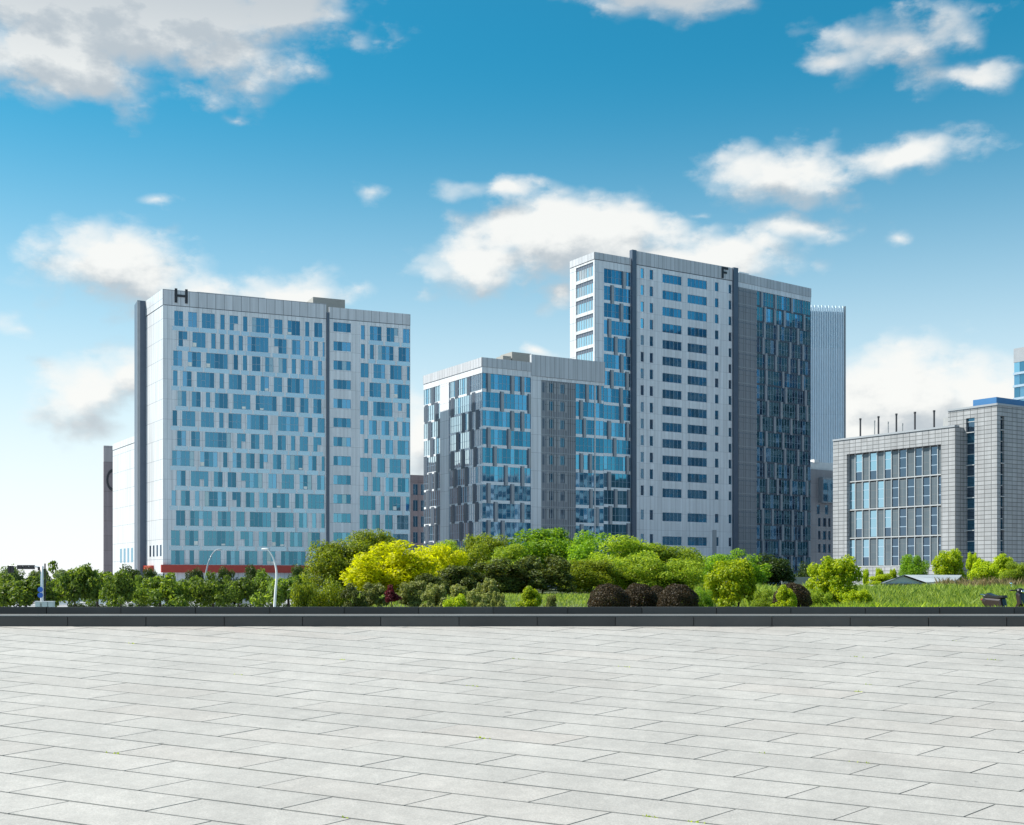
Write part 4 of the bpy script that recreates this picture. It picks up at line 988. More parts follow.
for row in (
    ('dome_tree', 'dome', 344, 541, 72, 74, 'dense domed dark green tree at the left end of the garden', T, G3),
    ('dome_tree', 'dome', 376, 531, 62, 84, 'taller domed green tree rising behind the golden tree', T, G3),
    ('golden_tree', 'gold', 392, 543, 92, 62, 'large bright golden yellow tree', T, G3),
    ('golden_tree', 'gold', 436, 546, 52, 70, 'smaller golden yellow tree right of the large golden one', T, G3),
    ('garden_tree', 'light', 450, 541, 40, 90, 'pale green tree behind the smaller golden tree', T, G3),
    ('garden_tree', 'dome', 484, 535, 52, 88, 'round olive green tree in front of the glass corner', T, G3),
    ('garden_tree', 'light', 507, 545, 50, 82, 'light green tree above the bronze shrubs', T, G3),
    ('garden_tree', 'green', 545, 529, 92, 88, 'widest bright green tree below the louvred bay', T, G3),
    ('garden_tree', 'green', 590, 533, 62, 84, 'bright green tree right of the widest one', T, G3),
    ('garden_tree', 'light', 618, 537, 72, 80, 'tall feathery light green tree under the tower dark fin', T, G3),
    ('garden_tree', 'light', 652, 545, 70, 82, 'feathery light green tree right behind the clipped balls', T, G3),
    ('garden_tree', 'light', 688, 552, 60, 84, 'feathery light green tree at the right end of the tall row', T, G3),
    ('garden_tree', 'dome', 590, 560, 60, 70, 'low dark green tree between bronze shrubs and lawn', T, G3),
    ('garden_tree', 'light', 632, 556, 66, 72, 'low green tree above the leftmost clipped ball', T, G3),
    ('garden_tree', 'light', 674, 560, 60, 72, 'low green tree above the rightmost clipped ball', T, G3),
    ('garden_tree', 'green', 735, 551, 60, 78, 'green tree behind the lime coloured tree', T, G3),
    ('garden_tree', 'dark', 768, 555, 46, 80, 'dark green tree right of the lime coloured tree', T, G3),
    ('garden_tree', 'dark', 806, 564, 26, 118, 'small dark tree at the foot of the letter F tower', T, G3),
    ('lime_tree', 'lime', 734, 560, 52, 46, 'rounded lime coloured tree left of a brown ball shrub', T, G3),
    ('lime_tree', 'lime', 836, 557, 48, 46, 'rounded lime coloured tree in front of the tiled building edge', T, G3),
    ('hedge_shrub', 'dome', 305, 583, 34, 44, 'rounded green shrub nearest the white street lamp', S, G4),
    ('hedge_shrub', 'dome', 330, 581, 42, 45, 'rounded green shrub under the domed tree', S, G4),
    ('stemmed_shrub', 'bronze', 354, 584, 26, 44, 'dark bare stemmed shrub left below the golden tree', S, G4),
    ('stemmed_shrub', 'pale', 374, 583, 28, 46, 'sage green bare stemmed shrub below the golden tree', S, G4),
    ('stemmed_shrub', 'pale', 410, 581, 32, 46, 'sage green bare stemmed shrub right of the maroon shrub', S, G4),
    ('maroon_shrub', 'maroon', 392, 585, 19, 42, 'small maroon leaved shrub', S, None),
    ('bronze_shrub', 'bronze', 456, 566, 44, 58, 'dark bronze shrub right of the golden trees', S, G4),
    ('bronze_shrub', 'bronze', 497, 559, 62, 60, 'largest dark bronze shrub behind the pale shrubs', S, G4),
    ('bronze_shrub', 'bronze', 541, 556, 62, 61, 'dark bronze shrub left of the lawn', S, G4),
    ('bronze_shrub', 'bronze', 430, 574, 34, 56, 'small bronze shrub under the smaller golden tree', S, G4),
    ('pale_shrub', 'pale', 435, 584, 27, 40, 'pale shrub leftmost of the sage green clump', S, G4),
    ('pale_shrub', 'pale', 461, 585, 28, 42, 'pale shrub in the middle of the sage green clump', S, G4),
    ('pale_shrub', 'lime', 456, 595, 24, 34, 'low lime green shrub in front of the sage clump', S, G4),
    ('pale_shrub', 'pale', 488, 579, 24, 44, 'tallest pale shrub at the right of the sage clump', S, G4),
    ('pale_shrub', 'pale', 479, 592, 24, 37, 'low pale shrub below the tallest sage one', S, G4),
    ('pale_shrub', 'pale', 499, 592, 14, 38, 'small yellowish shrub at the lawn corner', S, G4),
    ('lawn_shrub', 'lime', 530, 587, 22, 40, 'small goblet shaped shrub on the lawn', S, G4),
    ('lawn_shrub', 'pale', 550, 595, 12, 37, 'tiny round shrub on the lawn', S, G4),
    ('ball_shrub', 'ball', 609, 584.5, 40, 36, 'clipped dark brown ball shrub, leftmost of the row', S, G5),
    ('ball_shrub', 'ball', 639, 584, 35, 37, 'clipped dark brown ball shrub, second from the left', S, G5),
    ('ball_shrub', 'ball', 657, 586, 22, 41, 'small clipped ball shrub half hidden behind two larger balls', S, G5),
    ('ball_shrub', 'ball', 678, 584.5, 39, 36, 'clipped dark brown ball shrub right of the half hidden one', S, G5),
    ('ball_shrub', 'ball', 792, 583.5, 36, 40, 'clipped brown ball shrub between the two lime trees', S, G5),
    ('low_shrub', 'lime', 785, 586, 22, 36, 'small lime shrub in front of the brown ball', S, G4),
    ('low_shrub', 'green', 700, 588, 26, 44, 'low green shrub right of the clipped balls', S, G4),
    ('low_shrub', 'light', 764, 590, 28, 42, 'low pale green shrub right of the lime tree trunk', S, G4),
    ('low_shrub', 'light', 820, 590, 26, 42, 'low pale green shrub beside the brown ball', S, G4),
    ('low_shrub', 'lime', 858, 590, 26, 44, 'low lime shrub right of the lime tree by tiled building', S, G4),
    ('small_tree', 'green', 913, 555, 27, 99, 'small round tree before the striped glazing', T, G3),
    ('small_tree', 'lime', 950, 550, 30, 99, 'small leafy lime tree before the grey tiled pier', T, G3),
    ('small_tree', 'lime', 973, 553, 13, 97, 'little narrow lime tree before the slit window', T, G3),
    ('small_tree', 'lime', 1001, 555, 26, 86, 'yellow green bushy tree near the right picture edge', T, G3),
    ('small_tree', 'lime', 987, 560, 26, 82, 'lime bushy tree above the dry grass', T, G3),
    ('small_tree', 'light', 1016, 562, 30, 80, 'pale green bushy tree cut by the right picture edge', T, G3),
    ('small_shrub', 'lime', 866, 569, 7, 100, 'tiny shrub before the tiled building, leftmost of three', S, None),
    ('small_shrub', 'lime', 879, 568, 8, 100, 'tiny shrub before the tiled building, middle of three', S, None),
    ('small_shrub', 'lime', 893, 569, 9, 100, 'tiny shrub before the tiled building, nearest the pavilion', S, None),
    ('low_shrub', 'lime', 880, 574, 24, 97, 'low lime shrub at the left end of the pavilion', S, None)):
    plant(*row)

def grass(name, lab, X0, X1, Y0, Y1, n, hmin, hmax, mat, seed, pxr=None, w=.02):
    rs = np.random.RandomState(seed); X = rs.uniform(X0, X1, n); Y = rs.uniform(Y0, Y1, n)
    if pxr is not None:
        P_ = CX+FP*X/Y; k = (P_ > pxr[0]) & (P_ < pxr[1]); X, Y = X[k], Y[k]; n = len(X)
    Z = terrain(X, Y)-.02; cl = .6+.4*np.sin(X*1.7+np.sin(Y*.9)*2)*np.cos(Y*1.1+X*.4)
    h = rs.uniform(hmin, hmax, n)*(.55+.6*cl); th = rs.uniform(0, 6.28, n); lx, ly = rs.normal(0, .3, n)*h, rs.normal(0, .3, n)*h
    W = w*rs.uniform(.7, 1.4, n)*Y/45; dx, dy = W*np.cos(th), W*np.sin(th)
    a = np.stack([X-dx, Y-dy, Z], 1); b = np.stack([X+dx, Y+dy, Z], 1); c = np.stack([X+lx*.4+dx*.7, Y+ly*.4+dy*.7, Z+h*.6], 1); d = np.stack([X+lx, Y+ly, Z+h], 1)
    V = np.stack([a, b, c, d], 1).reshape(-1, 3); me = mesh_from(name, V, np.arange(4*n).reshape(n, 4), mat)
    o = bpy.data.objects.new(name, me); C.objects.link(o); tag(o, lab, 'grass', kind='stuff')
grass('lawn_grass', 'bright green grass on the bank behind the kerb wall', -10, 40, 20, 62, 170000, .06, .20, M['lf_grass'], 4)
grass('tall_grass', 'tall bright grass along the right hand bank', 9, 30, 40, 62, 100000, .16, .62, M['lf_grass'], 5, (690, 1060), .025)
grass('dry_grass', 'reddish brown dry grass behind the green bank at right', 20, 44, 63, 82, 16000, .35, .95, M['lf_straw'], 6, (940, 1060), .025)
grass('front_weeds', 'leafy weeds at the foot of the bank near the scooter', 8, 30, 24, 42, 34000, .2, .65, M['lf_light'], 8, (800, 1100), .03)

# ================================================================== street furniture
def lamp(px, Y, pts, mat, label):
    X, _ = at(px, Y); root = thing('street_lamp', label, 'street lamp', (X, Y, 0), 'curved street lamps')
    P = [(at(x, Y)[0], Y, zat(y, Y)) for x, y in pts]
    # smooth the pole
    Q = []
    for i in range(len(P)-1):
        for k in range(4):
            t = k/4; p0, p1, p2, p3 = [np.array(P[max(0, min(len(P)-1, i+j))]) for j in (-1, 0, 1, 2)]
            Q.append(tuple(.5*((2*p1)+(-p0+p2)*t+(2*p0-5*p1+4*p2-p3)*t*t+(-p0+3*p1-3*p2+p3)*t**3)))
    Q.append(P[-1]); Q[0] = (Q[0][0], Y, 0)
    n = len(Q); mb = MB(); mb.tube(Q, [.13-.07*i/(n-1) for i in range(n)], 10); mb.build('pole', mat, root, smooth=True)
    e = Q[-1]; d = np.array(Q[-1])-np.array(Q[-3]); d /= np.linalg.norm(d)
    h = MB(); sgn = 1 if d[0] > 0 else -1; h.ellipsoid((e[0]+sgn*.18, Y, e[2]-.0), (.36, .13, .09)); h.build('lamp_head', mat, root, smooth=True)
    b = MB(); b.tube([(Q[0][0], Y, 0), (Q[0][0], Y, .12)], [.28, .28], 12); b.build('base_plate', M['concrete'], root)
lamp(274, 118, [(274, 615), (275.5, 592), (276.6, 578), (276, 568), (273.5, 559), (270, 552), (267, 549)], M['white_paint'], 'white street lamp with a curved arm leaning left')
lamp(204, 165, [(204, 615), (204.3, 594), (205.5, 577), (208, 564), (211.5, 555.5), (215, 551), (218, 549.5)], M['grey_paint'], 'grey street lamp with a curved arm leaning right behind street trees')

def signal():
    Y = 116; X = at(42, Y)[0]; root = thing('traffic_signal', 'white traffic signal mast with a long arm and dark signal heads', 'traffic light', (X, Y, 0))
    p = MB(); p.tube([(X, Y, 0), (X, Y, zat(566, Y))], [.17, .13], 12); p.build('mast', M['white_paint'], root, smooth=True)
    p = MB(); x2 = at(44.6, Y)[0]; p.tube([(x2, Y+.1, 1.0), (x2, Y+.1, zat(563.5, Y))], [.07, .07], 8); p.build('dark_post', M['black'], root)
    a = MB(); za = zat(566.8, Y); x0 = at(9, Y)[0]; a.tube([(X, Y, za-.15), (at(36, Y)[0], Y, za+.02), (x0, Y, za+.1)], [.10, .08, .05], 10); a.build('arm', M['white_paint'], root, smooth=True)
    for px in (20, 26, 32):
        xh = at(px, Y)[0]; h = MB(); F = Fac((xh-.24, Y), (1, 0)); h.box(F, 0, .48, za-.22, za+.16, -.1, .12)
        o = h.build('signal_head', M['black'], root)
        for k in range(3): l = MB(); l.ellipsoid((xh-.16+k*.16, Y-.13, za-.03), (.05, .03, .05), 10, 6); l.build('lens', M['dark_pipe'], o)
    h = MB(); F = Fac((at(40, Y)[0]-.1, Y), (1, 0)); h.box(F, 0, .2, zat(570.5, Y), zat(567, Y), .13, .3); h.build('signal_head', M['black'], root)
    for px in (9.5, 12.5):
        h = MB(); F = Fac((at(px, Y)[0]-.12, Y), (1, 0)); h.box(F, 0, .24, za-.55, za+.1, -.1, .12); h.build('signal_head', M['black'], root)
    for py in (589.5, 595.2):
        s_ = MB(); z = zat(py, Y); x = at(41.2, Y)[0]; s_.tube([(x, Y-.2, z), (x, Y-.24, z)], [.25, .25], 18); s_.build('round_sign', M['sign_blue'], root)
signal()
for i, (px, w, lab) in enumerate(((37.6, 5.0, 'pale green roadside cabinet left of the signal mast'), (44.6, 5.6, 'pale green roadside cabinet just right of the signal mast'), (50.6, 5.0, 'pale green roadside cabinet at the right end of the three'))):
    Y = 113; X = at(px, Y)[0]; W = w/FP*Y; F = Fac((X-W/2, Y), (1, 0)); zt = zat(601.2, Y)
    root = thing('roadside_cabinet', lab, 'cabinet', (X, Y, 0), 'roadside cabinets')
    b = MB(); b.box(F, 0, W, .1, zt-.06, -.45, 0); b.build('body', M['cabinet'], root)
    t = MB(); t.box(F, -.03, W+.03, zt-.06, zt, -.48, .04); t.build('lid', M['white_paint'], root)
    d = MB(); d.box(F, .04, W-.04, .2, zt-.12, .003, .02); d.box(F, W*.8, W*.88, zt*.5, zt*.5+.15, .021, .04); d.build('door', M['cabinet'], root)
    pl = MB(); pl.box(F, -.05, W+.05, 0, .1, -.5, .05); pl.build('plinth', M['concrete'], root)

def car(px, Y, paint, lab):
    X = at(px, Y)[0]; root = thing('parked_car', lab, 'car', (X, Y, 0), 'cars parked behind the street trees')
    prof = [(-2.15, .35), (-2.2, .75), (-1.9, .95), (-1.2, 1.02), (-.6, 1.42), (.7, 1.45), (1.45, 1.05), (2.1, .92), (2.2, .6), (2.1, .35)]
    mb = MB(); n = len(prof)
    for (y, fl) in ((-.85, 0), (.85, 1)):
        q = [(X+a, Y+y*(1 if b < 1.1 else .8), b) for a, b in prof]; mb.quad(q if not fl else q[::-1])
    for i in range(n):
        a, b = prof[i], prof[(i+1) % n]; f = lambda p, s: (X+p[0], Y+s*.85*(1 if p[1] < 1.1 else .8), p[1])
        mb.quad([f(a, -1), f(a, 1), f(b, 1), f(b, -1)])
    mb.build('body', paint, root)
    for q in ([(-1.05, 1.04), (-.58, 1.36), (0, 1.38), (0, 1.02)], [(.08, 1.02), (.08, 1.38), (.65, 1.38), (1.2, 1.04)]):
        w = MB(); w.quad([(X+a, Y-.86+(b-1.02)*.42, b) for a, b in q][::-1]); w.build('window', M['gd'], root)
    for sx in (-1.35, 1.35):
        for sy in (-.8, .8):
            t = MB(); t.tube([(X+sx, Y+sy-.1, .32), (X+sx, Y+sy+.1, .32)], [.32, .32], 18); wo = t.build('wheel', M['rubber'], root)
            r = MB(); r.tube([(X+sx, Y+sy-.115*(1 if sy < 0 else -1), .32), (X+sx, Y+sy-.09*(1 if sy < 0 else -1), .32)], [.2, .2], 14); r.build('rim', M['chrome'], wo)
for px, Y, p, lab in ((62, 172, M['car_white'], 'white car behind the trees right of the signal mast'), (103, 175, M['car_white'], 'white car behind the trees at the mauve tower base'), (150, 172, M['car_white'], 'white car behind the trees below the white corner'), (250, 174, M['car_grey'], 'silver car behind the trees left of the white lamp'), (222, 174, M['car_grey'], 'silver car behind the trees between the lamps'), (8, 172, M['car_grey'], 'silver car behind the trees at the left picture edge')):
    car(px, Y, p, lab)
def hedge(name, x0, x1, Y, h, mat, lab, leaf_, cat):
    rs = np.random.RandomState(int(abs(x0))+3); X0, X1 = at(x0, Y)[0], at(x1, Y)[0]
    n = int((X1-X0)/.55); cl = [(X0+i*.55+rs.uniform(-.2, .2), Y+rs.uniform(-.4, .4), h*.5+rs.uniform(-.1, .1), h*.55) for i in range(n)]
    V, Fq = crown(cl, n*110, leaf_, 9); V[:, 2] = np.maximum(V[:, 2], .02)
    me = mesh_from(name, V-np.array((X0, Y, 0)), Fq, mat); o = bpy.data.objects.new(name, me); o.location = (X0, Y, 0); C.objects.link(o); tag(o, lab, cat)
hedge('clipped_hedge', 70, 300, 162, .75, M['lf_dark'], 'low dark clipped hedge along the road under the street trees', .22, 'hedge')
hedge('flower_hedge', -10, 78, 185, 1.7, M['lf_maroon'], 'low reddish hedge behind the signal mast', .25, 'hedge')
# building front wall behind the trees (hoarding seen between the trunks)
F = Fac((at(-30, 215)[0], 215), (1, 0)); hb = MB(); hb.box(F, 0, 27, 0, 2.0, -.15, 0)
r_ = hb.build('street_wall', M['cabinet']); tag(r_, 'pale blue grey low wall beyond the road at far left', 'wall')
# concrete wall near tower foot
F = Fac((at(782, 108)[0], 108), (1, 0)); w = MB(); w.box(F, 0, 3.2, 2, zat(577, 108), -.25, 0)
tag(w.build('concrete_wall', M['concrete']), 'plain grey concrete wall behind the brown ball shrub', 'wall')

def pavilion():
    Y = 84; X0, X1, Xr = at(883, Y)[0], at(926, Y)[0], at(960, Y)[0]; xp = at(904, Y)[0]
    zb = float(terrain(X0+2, Y)); ze, zp = zat(582.4, Y), zat(574.8, Y); D = 3.0
    root = thing('garden_pavilion', 'low garden pavilion with white metal gable roof behind the grass', 'pavilion', (X0, Y, zb))
    r = MB()
    R0, R1 = (xp, Y, zp), (at(962, Y+D)[0], Y+D, zp)        # ridge runs away to the right
    E0, E1 = (X1, Y, ze), (Xr+.3, Y+D*.6, ze+.05); W0, W1 = (X0-.1, Y+.1, ze), (X0+2.2, Y+D+1.5, ze)
    for q in ([R0, E0, E1, R1], [W0, R0, R1, W1]):
        r.quad(q, [(0, 0), (3, 0), (3, 6), (0, 6)]); r.quad([(a, b, c-.07) for a, b, c in q][::-1])
    for a, b in ((E0, E1), (W0, R0), (R0, E0)): r.quad([a, b, (b[0], b[1], b[2]-.09), (a[0], a[1], a[2]-.09)][::-1]); r.quad([a, b, (b[0], b[1]-.0, b[2]-.09), (a[0], a[1], a[2]-.09)])
    r.build('roof', M['tin'], root)
    g = MB(); g.quad([(X0+.1, Y+.12, ze-.06), (X1-.1, Y+.12, ze-.06), (xp, Y+.12, zp-.1)]); g.build('gable', M['cabinet'], root)
    f = MB(); f.tube([(X0, Y+.08, ze-.05), (xp, Y+.08, zp-.05)], [.05, .05], 6); f.tube([(X1, Y+.08, ze-.05), (xp, Y+.08, zp-.05)], [.05, .05], 6); f.tube([(X0, Y+.08, ze-.07), (X1, Y+.08, ze-.07)], [.05, .05], 6); f.build('truss', M['grey_paint'], root)
    Fp = Fac((X0+.1, Y+.3), (1, 0)); L = X1-X0-.2
    w = MB()
    for i in range(4): w.pane(Fp, i*L/4+.04, (i+1)*L/4-.04, zb, ze-.1, 0)
    w.build('glazing', M['kiosk_glass'], root)
    F2 = Fac((X1, Y+.3), (.55, .83)); d = MB(); d.box(F2, 0, 3.2, zb, ze-.12, -.1, 0); d.build('side_wall', M['concrete'], root)
    for x, y in ((X0+.1, Y+.25), (X1-.1, Y+.25), (Xr, Y+D*.6)): p = MB(); p.tube([(x, y, zb), (x, y, ze)], [.06, .06], 8); p.build('post', M['white_paint'], root)
pavilion()

def scooter():
    Y = 40.5; X = at(1008.5, Y)[0]; zb = float(terrain(X, Y)); th = math.radians(-62)
    root = thing('motor_scooter', 'dark motor scooter parked behind the kerb wall at the right picture edge', 'scooter', (X, Y, zb))
    root.rotation_euler = (0, 0, th)
    ca, sa = math.cos(th), math.sin(th)
    # built in its own frame: x forwards, z up; parts are children, so their coordinates are local
    def part(name, mb, mat, par=root, smooth=True):
        return mb.build(name, mat, par, smooth=smooth, loc=(0, 0, 0)) if False else local(name, mb, mat, par, smooth)
    def local(name, mb, mat, par, smooth):
        me = bpy.data.meshes.new(name); me.from_pydata([tuple(v) for v in mb.v], [], mb.f); me.materials.append(mat)
        if smooth: me.polygons.foreach_set('use_smooth', [True]*len(me.polygons))
        me.update(); o = bpy.data.objects.new(name, me); C.objects.link(o); o.parent = par; return o
    for x in (-.62, .68):
        mb = MB(); n = 22
        for k in range(n):
            pass
        ring = [(x+.19*math.cos(2*math.pi*k/n), 0, .24+.19*math.sin(2*math.pi*k/n)) for k in range(n+1)]
        mb.tube(ring, [.055]*(n+1), 8); w = part('wheel', mb, M['rubber'])
        mb = MB(); mb.tube([(x, -.04, .24), (x, .04, .24)], [.14, .14], 14); part('rim', mb, M['chrome'], w)
    def loft(poly, prof):
        m_ = MB(); rows = []
        cxp = sum(p[0] for p in poly)/len(poly); czp = sum(p[1] for p in poly)/len(poly)
        for y, k in prof: rows.append([(cxp+(p[0]-cxp)*k, y, czp+(p[1]-czp)*k) for p in poly])
        n = len(poly)
        for a_, b_ in zip(rows, rows[1:]):
            for q in range(n): m_.quad([a_[q], b_[q], b_[(q+1) % n], a_[(q+1) % n]])
        m_.quad(rows[0]); m_.quad(rows[-1][::-1]); return m_
    wide = lambda w: [(-w, .72), (-w*.85, .92), (-w*.5, 1), (w*.5, 1), (w*.85, .92), (w, .72)]
    part('body', loft([(-1.02, .70), (-.92, .79), (-.2, .75), (-.13, .46), (.34, .34), (.40, .26), (-.15, .23), (-.38, .36), (-.80, .44), (-1.0, .60)], wide(.16)), M['plastic'], smooth=False)
    part('seat', loft([(-1.0, .80), (-.80, .93), (-.62, .87), (-.40, .84), (-.14, .86), (-.10, .78), (-.2, .74), (-.95, .77)], wide(.14)), M['black'], smooth=False)
    part('front_shield', loft([(.30, .28), (.42, .26), (.66, .58), (.60, .92), (.50, 1.02), (.42, .95), (.50, .60)], wide(.19)), M['plastic'], smooth=False)
    f = MB(); f.ellipsoid((.68, 0, .46), (.22, .08, .07)); part('mudguard', f, M['plastic'])
    h = MB(); h.tube([(.66, 0, .35), (.44, 0, 1.0)], [.035, .035], 8); h.tube([(.34, -.34, 1.02), (.44, -.12, 1.03), (.44, .12, 1.03), (.34, .34, 1.02)], [.022]*4, 8); h.ellipsoid((.46, 0, 1.0), (.12, .14, .10)); part('handlebar', h, M['black'])
    l = MB(); l.ellipsoid((.57, 0, .98), (.05, .09, .065)); part('headlight', l, M['chrome'])
    for y in (-.3, .3):
        m_ = MB(); m_.tube([(.36, y, 1.03), (.40, y*1.15, 1.20)], [.009, .009], 6); m_.ellipsoid((.40, y*1.2, 1.24), (.015, .06, .045)); part('mirror', m_, M['chrome'])
    t = MB(); t.ellipsoid((-1.05, 0, .70), (.035, .08, .04)); part('tail_light', t, M['red'])
    r = MB(); r.tube([(-.75, .1, .82), (-1.05, .1, .88), (-1.05, -.1, .88), (-.75, -.1, .82)], [.014]*4, 6); part('grab_rail', r, M['chrome'])
scooter()

# ================================================================== sky, sun, camera
SUN_AZ_X, SUN_AZ_Y, SUN_EL = -0.994, 0.105, math.radians(46)
def world():
    w = bpy.data.worlds.new('World'); bpy.context.scene.world = w; w.use_nodes = True
    nt = w.node_tree; nt.nodes.clear(); L = nt.links.new
    out = N(nt, 'ShaderNodeOutputWorld'); bg = N(nt, 'ShaderNodeBackground'); bg.inputs['Strength'].default_value = 0.10
    L(bg.outputs[0], out.inputs[0])
    sky = N(nt, 'ShaderNodeTexSky'); sky.sky_type = 'NISHITA'; sky.sun_disc = False; sky.sun_elevation = SUN_EL; sky.sun_rotation = math.atan2(SUN_AZ_X, SUN_AZ_Y)
    sky.air_density = 1.0; sky.dust_density = 0.6; sky.ozone_density = 1.6; sky.altitude = 50
    tc = N(nt, 'ShaderNodeTexCoord'); D = tc.outputs['Generated']
    sx = N(nt, 'ShaderNodeSeparateXYZ'); L(D, sx.inputs[0])
    def mth(op, a, b=None, c=None, clamp=False):
        n = N(nt, 'ShaderNodeMath', operation=op); n.use_clamp = clamp
        for i, v in enumerate((a, b, c)):
            if v is None: continue
            if isinstance(v, (int, float)): n.inputs[i].default_value = v
            else: L(v, n.inputs[i])
        return n.outputs[0]
    def mr(v, a, b, c=0.0, d=1.0, smooth=True):
        n = N(nt, 'ShaderNodeMapRange'); n.interpolation_type = 'SMOOTHSTEP' if smooth else 'LINEAR'
        n.inputs['From Min'].default_value = a; n.inputs['From Max'].default_value = b; n.inputs['To Min'].default_value = c; n.inputs['To Max'].default_value = d
        L(v, n.inputs['Value']); return n.outputs[0]
    def mixc(f, a, b, blend='MIX'):
        n = N(nt, 'ShaderNodeMix', data_type='RGBA', blend_type=blend)
        for i, v in ((0, f), (6, a), (7, b)):
            if isinstance(v, (int, float)): n.inputs[i].default_value = v
            elif isinstance(v, tuple): n.inputs[i].default_value = (*v, 1)
            else: L(v, n.inputs[i])
        return n.outputs[2]
    az = mth('ARCTAN2', sx.outputs[0], sx.outputs[1])
    hyp = mth('SQRT', mth('ADD', mth('MULTIPLY', sx.outputs[0], sx.outputs[0]), mth('MULTIPLY', sx.outputs[1], sx.outputs[1])))
    el = mth('DIVIDE', sx.outputs[2], mth('MAXIMUM', hyp, 0.001))
    # the clear sky: physical sky graded to the deep azure of the day, whitening with haze near the horizon
    c = mixc(1.0, sky.outputs[0], SKY_TINT, 'MULTIPLY')
    haze = mr(el, 0.0, 0.47, 1.0, 0.0)
    sunward = mth('ADD', mth('MULTIPLY', sx.outputs[0], SUN_AZ_X), mth('MULTIPLY', sx.outputs[1], SUN_AZ_Y))
    side = mr(sunward, -.95, -.25, .30, 1.0)
    hz = mth('POWER', haze, 1.7)
    c = mixc(mth('MULTIPLY', mth('MULTIPLY', hz, 0.97), side), c, HAZE_COL)
    cp = N(nt, 'ShaderNodeCombineXYZ'); L(az, cp.inputs[0]); L(el, cp.inputs[1]); P = cp.outputs[0]
    def noise(vec, scale, det, rough=.55):
        n = N(nt, 'ShaderNodeTexNoise'); n.inputs['Scale'].default_value = scale; n.inputs['Detail'].default_value = det; n.inputs['Roughness'].default_value = rough; L(vec, n.inputs['Vector']); return n
    st = N(nt, 'ShaderNodeVectorMath', operation='MULTIPLY'); st.inputs[1].default_value = (1.0, 1.5, 1); L(P, st.inputs[0]); PS = st.outputs[0]
    wn = noise(PS, 9, 3); 
    wv = N(nt, 'ShaderNodeVectorMath', operation='MULTIPLY_ADD'); wv.inputs[1].default_value = (.07, .05, 0); wv.inputs[2].default_value = (-.035, -.025, 0); L(wn.outputs['Color'], wv.inputs[0])
    blobs = []
    def pxb(px, py, w, h, amp=1.0):
        u, v = (px-CX)/FP, (HY-py)/FP; a = math.atan(u); blobs.append((a, v*math.cos(a), w/FP*math.cos(a)**2, h/FP, amp))
    for b in CLOUDS: pxb(*b)
    for a, e, w_, h_, am in ((-62, .30, .22, .10, 1), (-95, .45, .30, .14, 1), (-130, .35, .3, .12, 1), (62, .5, .2, .08, .9), (100, .55, .3, .1, .9), (140, .4, .25, .1, 1), (172, .5, .3, .1, 1), (105, .70, .55, .26, 1.7), (150, .78, .6, .30, 1.7), (-165, .72, .5, .26, 1.6), (72, .85, .4, .2, 1.5), (128, 1.3, .8, .4, 1.6), (-165, .6, .25, .1, .9), (-48, .62, .2, .07, .8)):  # clouds out of view, the big high ones added as fill for the facades
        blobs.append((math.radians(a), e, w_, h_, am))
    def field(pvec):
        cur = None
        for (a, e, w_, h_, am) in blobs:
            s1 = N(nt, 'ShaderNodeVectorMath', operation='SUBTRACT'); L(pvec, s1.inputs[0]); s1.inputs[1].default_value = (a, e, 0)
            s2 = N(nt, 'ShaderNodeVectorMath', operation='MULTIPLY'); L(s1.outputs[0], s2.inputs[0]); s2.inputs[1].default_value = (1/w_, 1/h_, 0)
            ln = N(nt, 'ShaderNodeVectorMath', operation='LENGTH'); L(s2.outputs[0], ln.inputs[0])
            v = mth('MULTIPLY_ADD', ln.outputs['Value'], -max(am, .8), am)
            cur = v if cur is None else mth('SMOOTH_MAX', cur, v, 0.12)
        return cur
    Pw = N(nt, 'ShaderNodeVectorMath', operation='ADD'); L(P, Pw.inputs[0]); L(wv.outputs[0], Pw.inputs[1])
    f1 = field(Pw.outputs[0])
    fine = noise(PS, 26, 9, .60); med = noise(PS, 11, 5, .55)
    def puff(sc_, k):
        v = N(nt, 'ShaderNodeTexVoronoi'); v.feature = 'SMOOTH_F1'; v.inputs['Scale'].default_value = sc_; v.inputs['Smoothness'].default_value = .25; v.inputs['Randomness'].default_value = 1
        L(Pw2.outputs[0], v.inputs['Vector']); return mth('MULTIPLY_ADD', v.outputs['Distance'], -k, k*.42)
    Pw2 = N(nt, 'ShaderNodeVectorMath', operation='MULTIPLY_ADD'); Pw2.inputs[1].default_value = (.05, .05, .0); L(fine.outputs['Color'], Pw2.inputs[0]); L(PS, Pw2.inputs[2])
    nz = mth('ADD', mth('MULTIPLY_ADD', fine.outputs['Fac'], .95, -.475), mth('MULTIPLY_ADD', med.outputs['Fac'], .62, -.31))
    nz = mth('ADD', nz, mth('ADD', puff(22, .50), puff(50, .26)))
    dens = mth('ADD', f1, nz)
    al = mr(dens, -.12, .68)
    al = mth('MULTIPLY', al, mr(el, 0.0, 0.05))
    # light and shade on the clouds: a thicker field above (towards the sun) means a greyer underside
    up = N(nt, 'ShaderNodeVectorMath', operation='ADD'); L(Pw.outputs[0], up.inputs[0]); up.inputs[1].default_value = (-.006, .022, 0)
    f2 = field(up.outputs[0])
    offn = N(nt, 'ShaderNodeVectorMath', operation='ADD'); L(PS, offn.inputs[0]); offn.inputs[1].default_value = (-.012, .02, 0)
    fine2 = noise(offn.outputs[0], 26, 6, .58)
    sh = mth('ADD', mth('MULTIPLY', mth('SUBTRACT', f2, f1), 1.1), mth('MULTIPLY', mth('SUBTRACT', fine2.outputs['Fac'], fine.outputs['Fac']), 1.6))
    shade = mr(sh, -.45, .55)
    big = mr(el, .34, .50)
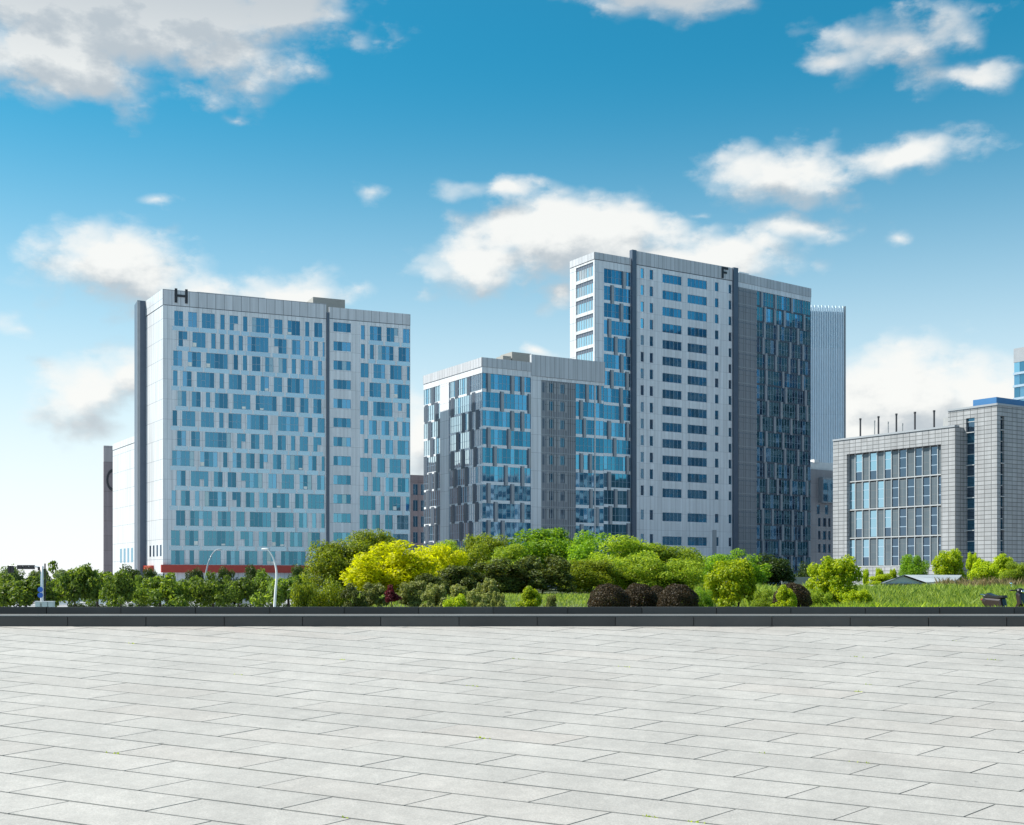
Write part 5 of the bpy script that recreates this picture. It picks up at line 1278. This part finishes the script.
    shade = mth('MAXIMUM', shade, mth('MULTIPLY', big, mr(f1, .05, .5)))
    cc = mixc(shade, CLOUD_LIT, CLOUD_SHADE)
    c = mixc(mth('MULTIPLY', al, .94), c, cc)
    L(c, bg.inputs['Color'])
    w.cycles.sampling_method = 'AUTOMATIC'
SKY_TINT = (0.088, 0.60, 0.645)
HAZE_COL = (4.85, 4.95, 5.05)
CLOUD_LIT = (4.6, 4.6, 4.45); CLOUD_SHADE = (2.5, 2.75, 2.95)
CLOUDS = [(110, -5, 290, 105, 1.6), (60, 62, 140, 56, 1.2), (265, 0, 105, 56, 1.1), (90, 100, 60, 18, .5),
  (680, -8, 115, 38, 1.1), (895, 38, 95, 40, .78), (840, 52, 50, 24, .6), (965, 80, 120, 28, .52),
  (785, 172, 88, 38, .95), (915, 152, 95, 28, .75), (495, 195, 64, 20, .72), (800, 224, 64, 18, .7), (890, 228, 44, 18, .5),
  (575, 240, 135, 56, 1.3), (690, 262, 125, 46, 1.2), (480, 260, 76, 34, 1.0), (630, 228, 80, 34, 1.0), (560, 292, 30, 26, .6),
  (110, 266, 110, 52, 1.15), (290, 288, 80, 30, .8), (200, 282, 70, 28, .8), (95, 392, 76, 50, 1.05), (135, 368, 46, 42, 1.0),
  (900, 400, 110, 66, 1.4), (985, 402, 85, 50, 1.2), (860, 434, 100, 58, 1.1), (155, 200, 28, 13, .56), (365, 188, 36, 16, .56), (235, 115, 30, 13, .46),
  (418, 440, 40, 60, 1.1), (535, 353, 28, 11, .6), (20, 325, 70, 16, .36), (700, 205, 40, 14, .34)]
world()
sd = bpy.data.lights.new('sun', 'SUN'); sd.energy = 4.0; sd.angle = math.radians(.5); sd.color = (1.0, .93, .82)
so = bpy.data.objects.new('sun', sd); C.objects.link(so)
from mathutils import Vector
hx = math.hypot(SUN_AZ_X, SUN_AZ_Y); dv = Vector((SUN_AZ_X/hx*math.cos(SUN_EL), SUN_AZ_Y/hx*math.cos(SUN_EL), math.sin(SUN_EL)))
so.rotation_euler = dv.to_track_quat('Z', 'Y').to_euler(); so.location = (-60, 20, 80)

cam = bpy.data.cameras.new('camera'); co = bpy.data.objects.new('camera', cam); C.objects.link(co)
co.location = (0, 0, CZ); co.rotation_euler = (math.radians(90), 0, 0)
cam.sensor_fit = 'HORIZONTAL'; cam.sensor_width = 36; cam.lens = 36*FP/1024
cam.shift_y = (HY-412.5)/1024; cam.shift_x = 0
cam.clip_start = .1; cam.clip_end = 20000
sc = bpy.context.scene; sc.camera = co
sc.view_settings.view_transform = 'Standard'; sc.view_settings.look = 'None'; sc.view_settings.gamma = 1; sc.view_settings.exposure = 1.08
sc.cycles.max_bounces = 6; sc.cycles.use_denoising = True
